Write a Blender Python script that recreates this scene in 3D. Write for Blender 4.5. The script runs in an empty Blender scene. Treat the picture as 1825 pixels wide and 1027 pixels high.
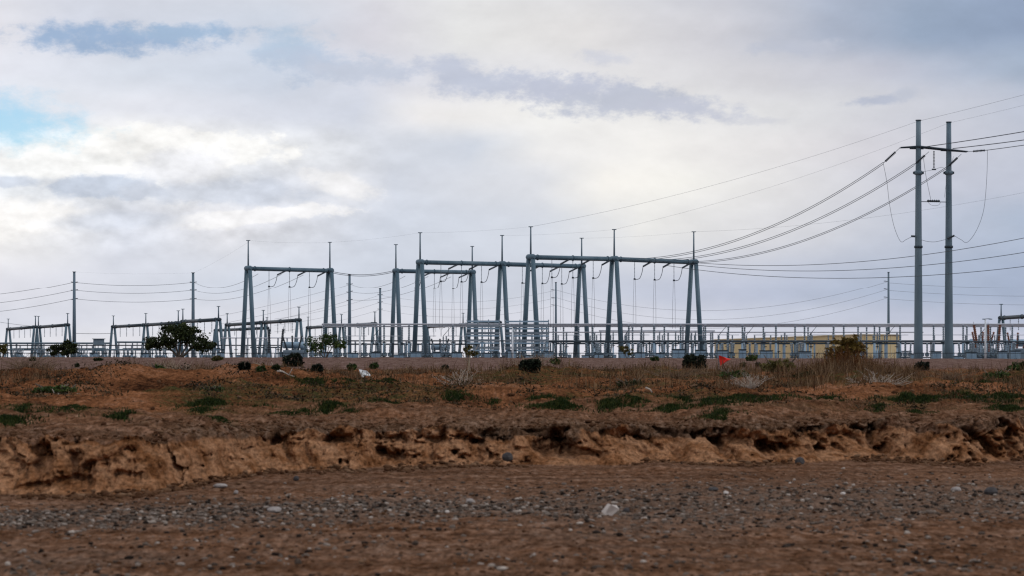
import bpy, math, random
import numpy as np
from mathutils import Vector, Matrix

FRAME = 'A'
random.seed(7); rng = np.random.default_rng(7)
C = bpy.context.scene.collection
SC = bpy.context.scene
F, HX, HY, EYE = 2644.0, 560.0, 362.0, 1.6     # telephoto scale, horizon row, eye height
PAD = 0.6                                       # level of the substation yard

def X(px, d): return (px - HX) * d / F
def Z(py, d): return EYE + (HY - py) * d / F
def P(px, py, d): return Vector((X(px, d), d, Z(py, d)))

# ------------------------------------------------------------------ mesh builder
class MB:
    def __init__(s): s.v = []; s.f = []; s.sm = []
    def _add(s, vs, fs, smooth):
        o = len(s.v); s.v += [tuple(v) for v in vs]
        s.f += [tuple(i + o for i in f) for f in fs]; s.sm += [smooth] * len(fs)
    def rings(s, pts, rad, n=8, caps=True):
        pts = [Vector(p) for p in pts]; m = len(pts)
        if not hasattr(rad, '__len__'): rad = [rad] * m
        vs = []
        prev = None
        for i, p in enumerate(pts):
            t = (pts[min(i + 1, m - 1)] - pts[max(i - 1, 0)])
            if t.length < 1e-9: t = Vector((0, 0, 1))
            t.normalize()
            ref = Vector((0, 0, 1)) if abs(t.z) < .9 else Vector((0, 1, 0))
            a = t.cross(ref).normalized(); b = t.cross(a).normalized()
            if prev is not None and a.dot(prev) < 0: a = -a; b = -b
            prev = a
            for k in range(n):
                w = 2 * math.pi * k / n
                vs.append(p + (a * math.cos(w) + b * math.sin(w)) * rad[i])
        fs = []
        for i in range(m - 1):
            for k in range(n):
                k2 = (k + 1) % n
                fs.append((i * n + k, i * n + k2, (i + 1) * n + k2, (i + 1) * n + k))
        s._add(vs, fs, True)
        if caps:
            o = len(s.v) - len(vs)
            s.f.append(tuple(o + k for k in range(n))[::-1]); s.sm.append(False)
            s.f.append(tuple(o + (m - 1) * n + k for k in range(n))); s.sm.append(False)
        return s
    def tube(s, a, b, r0, r1=None, n=8): return s.rings([a, b], [r0, r0 if r1 is None else r1], n)
    def insul(s, a, b, r_core, r_shed, sheds=8, n=8):
        a = Vector(a); b = Vector(b); pts = []; rad = []
        for i in range(sheds):
            for f, r in ((.0, r_core), (.35, r_core), (.42, r_shed), (.6, r_shed * .9), (.72, r_core)):
                pts.append(a.lerp(b, (i + f) / sheds)); rad.append(r)
        pts.append(b); rad.append(r_core)
        return s.rings(pts, rad, n)
    def box(s, c, d, rot=0.0, bev=0.0):
        x, y, z = d[0] / 2, d[1] / 2, d[2] / 2
        R = Matrix.Rotation(rot, 3, 'Z')
        if bev <= 0:
            vs = [R @ Vector((sx * x, sy * y, sz * z)) + Vector(c) for sz in (-1, 1) for sx, sy in ((-1, -1), (1, -1), (1, 1), (-1, 1))]
            s._add(vs, [(3, 2, 1, 0), (4, 5, 6, 7), (0, 1, 5, 4), (1, 2, 6, 5), (2, 3, 7, 6), (3, 0, 4, 7)], False)
        else:
            vs = []
            for zz, k in ((-z, 1), (-z + bev, 0), (z - bev, 0), (z, 1)):
                i = bev if k else 0
                for cx, cy in ((-x, -y), (x, -y), (x, y), (-x, y)):
                    vs.append(R @ Vector((cx - math.copysign(i, cx), cy - math.copysign(i, cy), zz)) + Vector(c))
            fs = [(3, 2, 1, 0), (12, 13, 14, 15)]
            for r in range(3):
                for k in range(4):
                    k2 = (k + 1) % 4
                    fs.append((r * 4 + k, r * 4 + k2, r * 4 + 4 + k2, r * 4 + 4 + k))
            s._add(vs, fs, False)
        return s
    def build(s, name, mat, parent=None, origin=None):
        me = bpy.data.meshes.new(name)
        o = Vector(origin) if origin is not None else Vector((0, 0, 0))
        me.from_pydata([(v[0] - o.x, v[1] - o.y, v[2] - o.z) for v in s.v], [], s.f)
        me.polygons.foreach_set('use_smooth', s.sm)
        me.materials.append(mat); me.update()
        ob = bpy.data.objects.new(name, me); C.objects.link(ob)
        if parent is not None: ob.parent = parent
        elif origin is not None: ob.location = o
        return ob

def tag(o, label=None, cat=None, group=None, kind=None):
    if label: o['label'] = label
    if cat: o['category'] = cat
    if group: o['group'] = group
    if kind: o['kind'] = kind
    return o
def empty(name, loc, label=None, cat=None, group=None, rz=0.0):
    o = bpy.data.objects.new(name, None); C.objects.link(o)
    o.location = loc; o.rotation_euler = (0, 0, rz)
    return tag(o, label, cat, group)
def dup(root, loc, label, rz=0.0, scale=None):
    r = root.copy(); C.objects.link(r); r.location = loc; r.rotation_euler = (0, 0, rz); r['label'] = label
    if scale: r.scale = scale
    for ch in list(root.children):
        c = ch.copy(); C.objects.link(c); c.parent = r
        for g in list(ch.children):
            e = g.copy(); C.objects.link(e); e.parent = c
    return r

ORD = ['first', 'second', 'third', 'fourth', 'fifth', 'sixth', 'seventh', 'eighth', 'ninth', 'tenth', 'eleventh', 'twelfth', 'thirteenth', 'fourteenth', 'fifteenth']
MARKS = [(-1e9, 'the left edge'), (81, 'the pole by small trees'), (196, 'the broad dark tree'), (320, 'the boxy dark bush'),
         (433, 'the smaller middle gantry'), (580, "the front gantry's first mast"), (671, "the front gantry's middle mast"), (790, 'the red flag'), (925, 'the tall dry reeds'), (1037, 'the twin poles')]
class Namer:
    """labels of repeats: counted from the landmark they stand beside"""
    def __init__(s): s.n = {}
    def __call__(s, desc, px):
        m = max(i for i, (q, _) in enumerate(MARKS) if q <= px)
        k = s.n.get((desc, m), 0); s.n[(desc, m)] = k + 1
        return f'{desc}, {ORD[k]} right of {MARKS[m][1]}'
name_it = Namer()

# ------------------------------------------------------------------ numpy noise
_L = rng.random((256, 256))
def vn(x, y):
    x = np.asarray(x, float); y = np.asarray(y, float)
    xi = np.floor(x).astype(int); yi = np.floor(y).astype(int)
    fx = x - xi; fy = y - yi
    fx = fx * fx * (3 - 2 * fx); fy = fy * fy * (3 - 2 * fy)
    a = _L[xi & 255, yi & 255]; b = _L[(xi + 1) & 255, yi & 255]; c = _L[xi & 255, (yi + 1) & 255]; d = _L[(xi + 1) & 255, (yi + 1) & 255]
    return (a * (1 - fx) + b * fx) * (1 - fy) + (c * (1 - fx) + d * fx) * fy
def fbm(x, y, o=4, g=.5):
    t = 0; a = 1; s = 0
    for i in range(o):
        t = t + a * vn(x + 17.3 * i, y + 9.1 * i); s += a; a *= g; x = x * 2.03; y = y * 2.03
    return t / s
def sst(a, b, x):
    t = np.clip((x - a) / (b - a), 0, 1); return t * t * (3 - 2 * t)

# ------------------------------------------------------------------ materials
def s2l(c): return tuple(((v / 255) / 12.92 if v / 255 <= .04045 else ((v / 255 + .055) / 1.055) ** 2.4) for v in c)
class NT:
    def __init__(s, nt): s.nt = nt
    def n(s, t, **kw):
        nd = s.nt.nodes.new(t)
        for k, v in kw.items():
            if k.startswith('i_'):
                k = k[2:]; k = int(k) if k.isdigit() else k
                s.set(nd.inputs[k], v)
            else: setattr(nd, k, v)
        return nd
    def set(s, sock, v):
        if isinstance(v, bpy.types.NodeSocket): s.nt.links.new(v, sock)
        else: sock.default_value = v
    def math(s, op, a, b=None, c=None, clamp=False):
        nd = s.nt.nodes.new('ShaderNodeMath'); nd.operation = op; nd.use_clamp = clamp
        for i, v in enumerate((a, b, c)):
            if v is not None: s.set(nd.inputs[i], v)
        return nd.outputs[0]
    def mix(s, f, a, b):
        nd = s.nt.nodes.new('ShaderNodeMix'); nd.data_type = 'RGBA'
        s.set(nd.inputs[0], f); s.set(nd.inputs[6], a); s.set(nd.inputs[7], b)
        return nd.outputs[2]
    def noise(s, vec, scale, detail=4, rough=.55, out=0):
        nd = s.nt.nodes.new('ShaderNodeTexNoise'); nd.inputs['Scale'].default_value = scale
        nd.inputs['Detail'].default_value = detail; nd.inputs['Roughness'].default_value = rough
        if vec is not None: s.set(nd.inputs['Vector'], vec)
        return nd.outputs[out]
    def ramp(s, f, stops):
        nd = s.nt.nodes.new('ShaderNodeValToRGB'); s.set(nd.inputs[0], f)
        e = nd.color_ramp.elements
        while len(e) < len(stops): e.new(.5)
        for el, (p, c) in zip(e, stops): el.position = p; el.color = (*c, 1) if len(c) == 3 else c
        return nd.outputs[0]
    def mr(s, v, a, b, c=0., d=1., smooth=False):
        nd = s.nt.nodes.new('ShaderNodeMapRange'); nd.interpolation_type = 'SMOOTHSTEP' if smooth else 'LINEAR'
        for i, q in enumerate((v, a, b, c, d)): s.set(nd.inputs[i], q)
        return nd.outputs[0]
def newmat(name):
    m = bpy.data.materials.new(name); m.use_nodes = True
    t = NT(m.node_tree); b = m.node_tree.nodes['Principled BSDF']
    return m, t, b
def simple(name, c1, c2, scale=3., rough=.6, metal=0., bump=0., stretch=None, detail=4):
    m, t, b = newmat(name)
    co = t.n('ShaderNodeTexCoord').outputs['Object']
    if stretch: co = t.n('ShaderNodeMapping', i_0=co, i_3=stretch).outputs[0]
    n = t.noise(co, scale, detail)
    col = t.ramp(n, [(.3, c1), (.7, c2)])
    t.set(b.inputs['Base Color'], col); b.inputs['Specular IOR Level'].default_value = .3
    b.inputs['Roughness'].default_value = rough; b.inputs['Metallic'].default_value = metal
    if rough >= .85: b.inputs['Specular IOR Level'].default_value = .05
    if bump:
        bp = t.n('ShaderNodeBump', i_Strength=bump, i_Height=n); t.set(b.inputs['Normal'], bp.outputs[0])
    return m
M = {}
M['galv'] = simple('galvanised_steel', (.095, .148, .185), (.165, .22, .25), .7, .55, .0, stretch=(1, 1, .25))
M['gantry'] = simple('weathered_gantry_steel', (.066, .118, .152), (.125, .185, .222), .6, .55, .0, stretch=(1, 1, .3))
M['dark_steel'] = simple('dark_steel', (.018, .030, .040), (.038, .056, .070), .8, .55, 0.)
M['mono'] = simple('pole_steel', (.095, .145, .185), (.145, .20, .24), .5, .55, 0., stretch=(1, 1, .3))
M['pale_steel'] = simple('pale_blue_steel', (.21, .31, .40), (.34, .46, .55), .8, .55, 0.)
M['alu'] = simple('aluminium_bus', (.42, .44, .48), (.55, .56, .60), .5, .45, .4)
M['white_post'] = simple('white_paint', (.66, .68, .70), (.78, .80, .80), .8, .55)
M['cabinet'] = simple('grey_enamel', (.13, .18, .22), (.22, .28, .32), .6, .5)
M['porcelain'] = simple('grey_porcelain', (.17, .22, .26), (.25, .30, .33), 2., .3)
M['brown_porcelain'] = simple('brown_porcelain', (.16, .06, .035), (.24, .09, .05), 2., .3)
M['dark_ins'] = simple('dark_polymer', (.025, .035, .045), (.05, .06, .07), 2., .4)
M['wire'] = simple('cable_metal', (.06, .07, .085), (.10, .11, .12), 1., .5, .3)
M['thin_wire'] = simple('thin_cable_metal', (.22, .23, .25), (.30, .31, .33), 1., .5, .3)
M['tan_wall'] = simple('tan_render', s2l((204, 180, 136)), s2l((216, 194, 150)), .12, .85, 0, .1)
M['cream_roof'] = simple('cream_coping', s2l((205, 190, 155)), s2l((215, 200, 165)), .3, .8)
M['bark'] = simple('bark', (.10, .075, .055), (.19, .145, .11), 6., .9, 0, .6, stretch=(1, 1, .3))
M['pale_bark'] = simple('pale_bark', (.30, .23, .16), (.44, .35, .25), 6., .9, 0, .4, stretch=(1, 1, .3))
M['twig'] = simple('dry_twig', (.13, .085, .055), (.25, .17, .11), 9., .9)
M['dead_wood'] = simple('bleached_wood', (.38, .31, .25), (.58, .50, .42), 9., .9)
M['paper'] = simple('white_plastic_sheet', (.66, .66, .64), (.80, .80, .78), 5., .6, 0, .3)
M['red_cloth'] = simple('red_plastic', (.75, .02, .012), (.88, .035, .02), 4., .5)
M['brick'] = simple('pale_concrete', (.52, .44, .38), (.70, .62, .55), 12., .9, 0, .5)
M['window'] = simple('dark_glass', (.03, .04, .05), (.05, .06, .07), 1., .1)
def leafmat(name, cols, scale=1.4, rough=.6):
    m, t, b = newmat(name)
    g = t.n('ShaderNodeNewGeometry'); a = t.n('ShaderNodeAttribute', attribute_name='tone')
    n = t.noise(g.outputs['Position'], scale, 3)
    f = t.math('ADD', t.math('MULTIPLY', a.outputs['Fac'], .75), t.math('MULTIPLY', t.math('SUBTRACT', n, .5), .9), clamp=True)
    k = len(cols) - 1
    t.set(b.inputs['Base Color'], t.ramp(f, [(.1 + .8 * i / k, c) for i, c in enumerate(cols)]))
    b.inputs['Roughness'].default_value = rough
    b.inputs['Specular IOR Level'].default_value = .06
    return m
M['leaf_dark'] = leafmat('dark_leaf', [(.018, .024, .010), (.035, .045, .015), (.075, .075, .025)])
M['leaf_green'] = leafmat('green_leaf', [(.025, .045, .014), (.055, .085, .022), (.12, .13, .04)])
M['leaf_gold'] = leafmat('golden_leaf', [(.07, .042, .011), (.16, .105, .025), (.29, .20, .055)])
M['leaf_olive'] = leafmat('olive_leaf', [(.06, .055, .016), (.12, .10, .03), (.20, .16, .05)])
M['leaf_black'] = leafmat('very_dark_leaf', [(.008, .011, .008), (.018, .023, .014), (.050, .054, .030)])
M['grass_green'] = leafmat('green_grass', [(.010, .018, .004), (.026, .040, .008), (.085, .080, .022)], 3.)
M['grass_dry'] = leafmat('dry_grass', [(.07, .036, .017), (.15, .085, .042), (.30, .20, .11)], 2.)
M['reed_dry'] = leafmat('dry_reed', [(.07, .026, .009), (.16, .065, .022), (.30, .17, .075)], 2.)
M['stone'] = leafmat('stone', [(.022, .015, .011), (.105, .076, .057), (.21, .162, .128), (.55, .46, .38)], 6., .85)
M['clod'] = leafmat('dirt_clod', [(.06, .025, .011), (.125, .062, .031), (.23, .135, .078)], 6., .95)

def ground_material():
    m, t, b = newmat('desert_ground')
    g = t.n('ShaderNodeNewGeometry'); pos = g.outputs['Position']
    at = lambda n: t.n('ShaderNodeAttribute', attribute_name=n).outputs['Fac']
    st = t.n('ShaderNodeMapping', i_0=pos, i_3=(1, .35, 1)).outputs[0]
    n1 = t.noise(st, .55, 5, .6); n2 = t.noise(pos, 3.2, 6, .65); n3 = t.noise(pos, 24, 4, .6); n4 = t.noise(pos, 90, 2, .6)
    n6 = t.noise(t.n('ShaderNodeMapping', i_0=pos, i_3=(1, .33, 1)).outputs[0], 17., 5, .7)
    n5 = t.noise(t.n('ShaderNodeMapping', i_0=pos, i_3=(1, .27, 1)).outputs[0], 7.5, 5, .7)
    dirt = t.ramp(t.noise(t.n('ShaderNodeMapping', i_0=pos, i_3=(.5, 1.3, 1)).outputs[0], .8, 6, .65), [(.3, (.075, .032, .015)), (.43, (.125, .060, .032)), (.55, (.165, .092, .058)), (.7, (.225, .15, .11))])
    dirt2 = t.ramp(n5, [(.32, (.030, .013, .006)), (.45, (.11, .055, .030)), (.58, (.185, .108, .070)), (.7, (.30, .205, .15))])
    col = t.mix(.62, dirt, dirt2)
    strk = t.noise(t.n('ShaderNodeMapping', i_0=pos, i_3=(.22, 1.9, 1)).outputs[0], 1., 5, .6)
    col = t.n('ShaderNodeVectorMath', operation='SCALE', i_0=col, i_3=t.mr(strk, .34, .62, .62, 1.22)).outputs[0]
    # open plateau soil: more orange
    ora = t.ramp(t.math('ADD', t.math('MULTIPLY', n1, .5), t.math('ADD', t.math('MULTIPLY', n2, .2), t.math('MULTIPLY', n5, .3))), [(.40, (.024, .013, .008)), (.465, (.085, .045, .024)), (.54, (.165, .090, .048)), (.62, (.21, .135, .092))])
    tint = lambda c, f: t.n('ShaderNodeVectorMath', operation='MULTIPLY', i_0=c, i_1=f).outputs[0]
    col = t.mix(at('plateau'), tint(col, (1.14, 1.08, 1.03)), t.mix(at('lip'), tint(ora, (1.36, 1.0, .80)), tint(col, (1.15, 1.02, .90))))
    # pale dried clay of the cut bank
    vs = t.n('ShaderNodeMapping', i_0=pos, i_3=(1, 1, .55)).outputs[0]
    nf = t.noise(vs, 1.7, 6, .62)
    face = t.ramp(t.math('ADD', t.math('MULTIPLY', nf, .7), t.math('MULTIPLY', n5, .3)), [(.36, (.10, .042, .016)), (.44, (.235, .120, .060)), (.54, (.36, .212, .124)), (.68, (.42, .265, .168))])
    col = t.mix(at('face'), col, tint(face, (.90, .76, .65)))
    # dark damp seam under the turf of the bank
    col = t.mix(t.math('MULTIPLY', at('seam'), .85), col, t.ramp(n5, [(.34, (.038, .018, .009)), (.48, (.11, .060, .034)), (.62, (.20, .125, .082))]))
    # grey gravel dust
    col = t.mix(t.math('MULTIPLY', at('gravel'), t.mr(n2, .35, .65, .15, .85)), col, t.ramp(n3, [(.3, (.058, .037, .026)), (.5, (.15, .105, .078)), (.7, (.27, .205, .16))]))
    # berm gravel, pinkish
    nb = t.noise(t.n('ShaderNodeMapping', i_0=pos, i_3=(1, .25, 1)).outputs[0], 2.2, 5, .7)
    col = t.mix(at('berm'), col, t.ramp(nb, [(.3, (.085, .046, .034)), (.5, (.165, .10, .078)), (.7, (.25, .165, .135))]))
    # olive ground cover
    col = t.mix(t.math('MULTIPLY', at('olive'), t.mr(n2, .40, .58)), col, t.ramp(n3, [(.3, (.03, .028, .010)), (.7, (.085, .07, .026))]))
    # grain
    col = t.n('ShaderNodeVectorMath', operation='SCALE', i_0=col, i_3=t.mr(n6, .32, .68, .38, 1.62)).outputs[0]
    # specks
    col = t.mix(t.mr(n4, .62, .72), col, (.05, .03, .02, 1))
    col = t.mix(t.math('MULTIPLY', t.mr(t.noise(pos, 60, 2, .5), .68, .76), .6), col, (.36, .28, .22, 1))
    t.set(b.inputs['Base Color'], col)
    b.inputs['Roughness'].default_value = 1.; b.inputs['Specular IOR Level'].default_value = 0.
    h = t.math('ADD', t.math('ADD', t.math('MULTIPLY', n2, .08), t.math('MULTIPLY', n5, .06)), t.math('ADD', t.math('MULTIPLY', n3, .022), t.math('MULTIPLY', n4, .006)))
    t.set(b.inputs['Normal'], t.n('ShaderNodeBump', i_Strength=.9, i_Distance=1.0, i_Height=h).outputs[0])
    return m
M['ground'] = ground_material()

# ------------------------------------------------------------------ terrain
FOOT = np.array([(-700, 512), (0, 509), (100, 510), (170, 507), (230, 495), (280, 487), (330, 483), (400, 480), (470, 478), (560, 476), (650, 477), (720, 474), (800, 476), (870, 474), (960, 469), (1060, 475), (1120, 470), (1900, 468)], float)
EDGE = np.array([(-700, 450), (0, 453), (60, 450), (180, 452), (230, 447), (300, 442), (400, 439), (520, 441), (600, 439), (700, 436), (790, 438), (850, 437), (960, 432), (1060, 435), (1120, 431), (1900, 431)], float)
def foot_edge(u):
    px = HX + u * F
    fr = np.interp(px, FOOT[:, 0], FOOT[:, 1]); er = np.interp(px, EDGE[:, 0], EDGE[:, 1])
    yf = EYE * F / (fr - HY)
    yf = yf + (fbm(u * 90 + 5, u * 0 + 2.2, 4) - .5) * 1.0
    yt = yf + .95
    zs = EYE - (er - HY) * yt / F
    er = er - 4 + (fbm(u * 130 + 3, u * 0 + 6.1, 4) - .5) * 22 + (fbm(u * 900, u * 0 + 1.4, 2) - .5) * 5
    zt = EYE - (er - HY) * yt / F
    return yf, yt, zt, zs
PROF = np.array([(28, .68), (38, .68), (42, .73), (48, .82), (55, .88), (65, .93), (80, .95), (100, .97), (130, .99), (150, 1.03), (165, 1.36), (180, 1.68), (191, 1.86), (199, 1.87), (214, .8), (228, .6), (12000, .6)], float)
MOUNDS = [  # px, distance, half-width px, half-depth m, height m
    (130, 62, 60, 7, .42), (25, 66, 45, 6, .25), (270, 66, 60, 7, .40), (345, 70, 35, 6, .18), (440, 60, 45, 5, .10), (575, 78, 40, 7, .36), (640, 74, 45, 6, .20),
    (540, 54, 70, 4, .10), (700, 85, 60, 8, .28), (840, 72, 45, 6, .22), (930, 66, 60, 6, .20), (1050, 60, 70, 5, .12), (1010, 50, 60, 3, .10), (760, 90, 50, 8, .08), (480, 84, 50, 8, .2), (1110, 75, 30, 6, .2), (200, 50, 60, 3, .08), (1250, 70, 80, 8, .3), (1500, 66, 90, 7, .3), (1700, 75, 60, 7, .3)]
def gz(x, y):
    x = np.asarray(x, float); y = np.asarray(y, float); u = x / np.maximum(y, 3)
    yf, yt, zt, zs = foot_edge(u)
    near = (fbm(x * 4.5, y * 1.6, 3) - .5) * .055 + (fbm(x * 13, y * 5, 2) - .5) * .022 + (fbm(x * .35, y * .22 + 40, 4) - .5) * .16 + (fbm(x * 1.7 + 9, y * 1.1, 3) - .5) * .05
    dd = np.maximum(y - yt, 0)
    lip = np.maximum(zs, .3) + (zt - zs) * np.exp(-dd / .45) + .20 * (1 - np.exp(-dd / 1.5)) + .010 * dd
    w = sst(0, 1, (y - yt - 1) / np.maximum(50 - yt, 5))
    z2 = lip * (1 - w) + np.interp(y, PROF[:, 0], PROF[:, 1]) * w
    for mpx, md, hw, hd, h in MOUNDS:
        hx = hw * md / F
        z2 = z2 + 1.3 * h * np.exp(-(((x - X(mpx, md)) / hx) ** 2 + ((y - md) / hd) ** 2))
    far = sst(140, 152, y)
    am = .5 * sst(0, .5, y - yt) + .5 * sst(0, 5, y - yt)
    z2 = z2 + am * (1 - .75 * far) * ((fbm(x * .5 + 3, y * .3, 5) - .5) * .55 + (fbm(x * 2.3, y * 1.5 + 7, 4) - .5) * .22) * (1 - sst(228, 260, y))
    z2 = z2 + (fbm(x * .02, y * .02, 2) - .5) * .25 * sst(150, 190, y) * (1 - sst(205, 228, y))
    t = np.clip((y - yf) / np.maximum(yt - yf, .01), 0, 1)
    return np.where(y <= yf, near * sst(0, 1.2, yf - y) , np.where(y < yt, zt * t, z2))
def gzf(x, y): return float(gz(np.array([x]), np.array([y]))[0])
# hollows worn into the bank: px, py, half-width px, half-height px, depth m, lean
HOLES = [(72, 474, 8, 16, .45, .1), (48, 468, 10, 16, .40, -.1), (100, 452, 40, 7, .3, 0), (185, 481, 6, 18, .6, .45), (130, 492, 12, 7, .3, .6), (15, 490, 10, 12, .25, 0), (75, 498, 26, 9, .3, 0), (212, 484, 14, 6, .3, 0),
         (244, 476, 7, 8, .35, .3), (278, 465, 18, 13, .5, 0), (300, 447, 18, 5, .3, .3), (365, 448, 14, 8, .3, .3), (378, 458, 9, 6, .3, 0), (412, 456, 16, 14, .6, -.2), (440, 450, 10, 9, .5, 0), (424, 472, 20, 8, .35, 0), (472, 452, 18, 9, .35, 0), (522, 466, 11, 11, .6, 0), (520, 452, 6, 5, .5, 0), (497, 463, 4, 3, .4, 0),
         (552, 452, 4, 5, .35, 0), (581, 455, 6, 5, .35, 0), (611, 451, 10, 7, .55, 0), (622, 462, 12, 6, .3, .3), (596, 467, 6, 5, .25, 0), (577, 474, 4, 3, .35, 0), (680, 447, 6, 4, .3, 0), (702, 438, 14, 8, .35, .3), (760, 436, 12, 5, .3, .3), (786, 447, 9, 16, .5, .8), (798, 466, 5, 14, .65, .3), (836, 456, 9, 16, .4, .6), (812, 448, 16, 9, .35, .3), (850, 450, 18, 10, .35, .3),
         (884, 450, 11, 14, .5, -.3), (902, 461, 5, 4, .5, 0), (945, 436, 6, 4, .45, 0), (930, 445, 16, 7, .3, .4), (965, 446, 12, 9, .35, .2), (977, 461, 9, 8, .75, 0), (1028, 433, 14, 9, .45, .5), (1046, 448, 24, 6, .3, .3), (1060, 464, 10, 6, .3, 0), (1049, 474, 5, 4, .5, 0), (1078, 452, 12, 13, .5, 0), (1107, 458, 5, 18, .6, .1), (1090, 466, 14, 10, .35, 0), (1113, 443, 10, 5, .3, 0)]
def build_ground():
    us = np.concatenate([np.linspace(-2.2, -.30, 40)[:-1], np.linspace(-.30, -.225, 110)[:-1], np.linspace(-.225, .225, 900)[:-1], np.linspace(.225, .30, 110)[:-1], np.linspace(.30, 2.2, 40)])
    nu = len(us)
    yf, yt, zt, _ = foot_edge(us)
    rows_y = []; tt = []
    for s in np.linspace(0, 1, 130): rows_y.append(np.where(True, 4 * (yf / 4) ** s, 0)); tt.append(-1)
    for s in np.linspace(0, 1, 61)[1:]: rows_y.append(yf + (yt - yf) * s); tt.append(s)
    for s in np.linspace(0, 1, 190)[1:]: rows_y.append(yt * (110 / yt) ** (s ** 1.1)); tt.append(2)
    for y in list(np.linspace(110, 150, 26)[1:]) + list(np.linspace(150, 230, 70)[1:]) + [240, 260, 300, 360, 430, 520, 640, 800, 1000, 1500, 2500, 4500, 9000]: rows_y.append(np.full(nu, float(y))); tt.append(3)
    Y = np.array(rows_y); U = np.broadcast_to(us, Y.shape); Xw = U * Y; Zw = gz(Xw, Y)
    nr = len(rows_y); T = np.array(tt)
    face = np.zeros_like(Y); seam = np.zeros_like(Y)
    fi = np.where((T >= 0) & (T <= 1))[0]; i0, i1 = fi[0], fi[-1]
    # bank face: hollows, rills and crumbs pushed into the slope
    px = HX + U * F
    tfrac = np.clip((Y - yf) / (yt - yf), 0, 1.6)
    Zr = np.where(tfrac <= 1, Zw, zt)
    pyr = HY + (EYE - Zr) * F / yf
    D = np.zeros_like(Y)
    rill = np.abs(fbm(Xw * 2.3 + Zr * 1.6, Zr * .8 + 3, 4) - .5) * 2
    rill2 = np.abs(fbm(Xw * .8 + Zr * .9 + 20, Zr * .5, 3) - .5) * 2
    D += .16 * (1 - sst(0, .26, rill)) * sst(.1, .5, tfrac) + .58 * (1 - sst(0, .17, rill2)) * sst(0, .35, tfrac)
    al = fbm(Xw * 1.25 + 31, Zr * 2.0 + 8, 3)
    D += .32 * sst(.51, .61, al) * sst(.02, .3, tfrac)
    rg = lambda q: 1 - np.abs(2 * q - 1)
    D += (fbm(Xw * 5.5, Zr * 7, 4) - .5) * .16 + (rg(fbm(Xw * 6 + 8, Zr * 7 + 1, 3)) - .75) * .15 + (rg(fbm(Xw * 15 + 2, Zr * 17, 2)) - .7) * .05 + (fbm(Xw * 34, Zr * 36, 2) - .5) * .04
    for hx, hy, rx, ry, dep, lean in HOLES:
        cx = px - hx - (pyr - hy) * lean
        wob = 1 + (fbm(Xw * 9 + hx, Zr * 9, 3) - .5) * 1.9
        r = np.sqrt((cx / rx) ** 2 + ((pyr - hy) / ry) ** 2) * wob
        D += dep * .85 * np.exp(-np.minimum(r, 4) ** 3 * .8)
    win = sst(0, .08, tfrac) * np.where(Y <= yt, 1, np.exp(-((Y - yt) / .45)))
    win = np.where(Y < yf, 0, win)
    D = D * win
    Y2 = Y + D
    Zw = Zw - np.where((T[:, None] >= 0), (np.clip(D, 0, 1)) * .10 * (tfrac > .75), 0)
    X2 = Xw + win * (fbm(Xw * 3 + 50, Zr * 3, 3) - .5) * .12
    # attributes (what the soil is)
    dpy = pyr - np.interp(px, EDGE[:, 0], EDGE[:, 1])
    edge_n = (fbm(Xw * 1.3 + 4, Zr * 2.2, 5) - .5) * 70 + 4
    face = sst(-3, 6, dpy + edge_n) * ((T >= 0) & (T <= 1))[:, None] * sst(0, .04, tfrac)
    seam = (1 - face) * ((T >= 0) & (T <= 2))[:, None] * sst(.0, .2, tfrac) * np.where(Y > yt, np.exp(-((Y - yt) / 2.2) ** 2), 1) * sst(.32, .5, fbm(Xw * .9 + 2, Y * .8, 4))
    plateau = sst(0, 3.5, Y - yt) * (1 - sst(138, 152, Y))
    berm = sst(136, 152, Y + (fbm(Xw * .3, Y * .3, 3) - .5) * 20)
    row = HY + EYE * F / np.maximum(Y, 3)
    gc = np.interp(px, [-700, 0, 150, 300, 500, 700, 900, 1120, 1900], [540, 537, 532, 526, 519, 523, 517, 511, 505])
    gw = np.interp(px, [-700, 0, 150, 300, 500, 700, 900, 1120, 1900], [14, 14, 14, 14, 15, 22, 22, 18, 20])
    grav = np.exp(-((row - gc + (fbm(Xw * 1.1, Y * .7, 3) - .5) * 12) / gw) ** 4) * (Y < yf)
    grav = np.clip(grav + .5 * sst(.55, .7, fbm(Xw * .6 + 7, Y * .4, 3)) * (row > 545), 0, 1)
    olive = sst(.50, .64, fbm(Xw * .35 + 11, Y * .16 + 5, 4)) * plateau * sst(3, 9, Y - yt)
    lipa = (1 - sst(3, 14, Y - yt + (fbm(Xw * .5, Y * .4, 3) - .5) * 9))
    verts = np.stack([X2, Y2, Zw], -1).reshape(-1, 3)
    idx = np.arange(nr * nu).reshape(nr, nu)
    q = np.stack([idx[:-1, :-1], idx[:-1, 1:], idx[1:, 1:], idx[1:, :-1]], -1).reshape(-1, 4)
    me = bpy.data.meshes.new('ground')
    me.vertices.add(len(verts)); me.vertices.foreach_set('co', verts.ravel())
    me.loops.add(q.size); me.loops.foreach_set('vertex_index', q.ravel().astype(np.int32))
    me.polygons.add(len(q)); me.polygons.foreach_set('loop_start', np.arange(0, q.size, 4, dtype=np.int32))
    me.polygons.foreach_set('use_smooth', np.ones(len(q), bool))
    for nme, arr in (('face', face), ('seam', seam), ('plateau', plateau), ('berm', berm), ('gravel', grav), ('olive', olive), ('lip', lipa)):
        a = me.attributes.new(nme, 'FLOAT', 'POINT'); a.data.foreach_set('value', np.ascontiguousarray(np.broadcast_to(arr, Y.shape), dtype=np.float32).ravel())
    me.materials.append(M['ground']); me.update(); me.validate()
    o = bpy.data.objects.new('ground', me); C.objects.link(o)
    tag(o, 'reddish brown desert ground with an eroded dirt bank and a gravel berm', 'ground', kind='structure')
build_ground()

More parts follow.
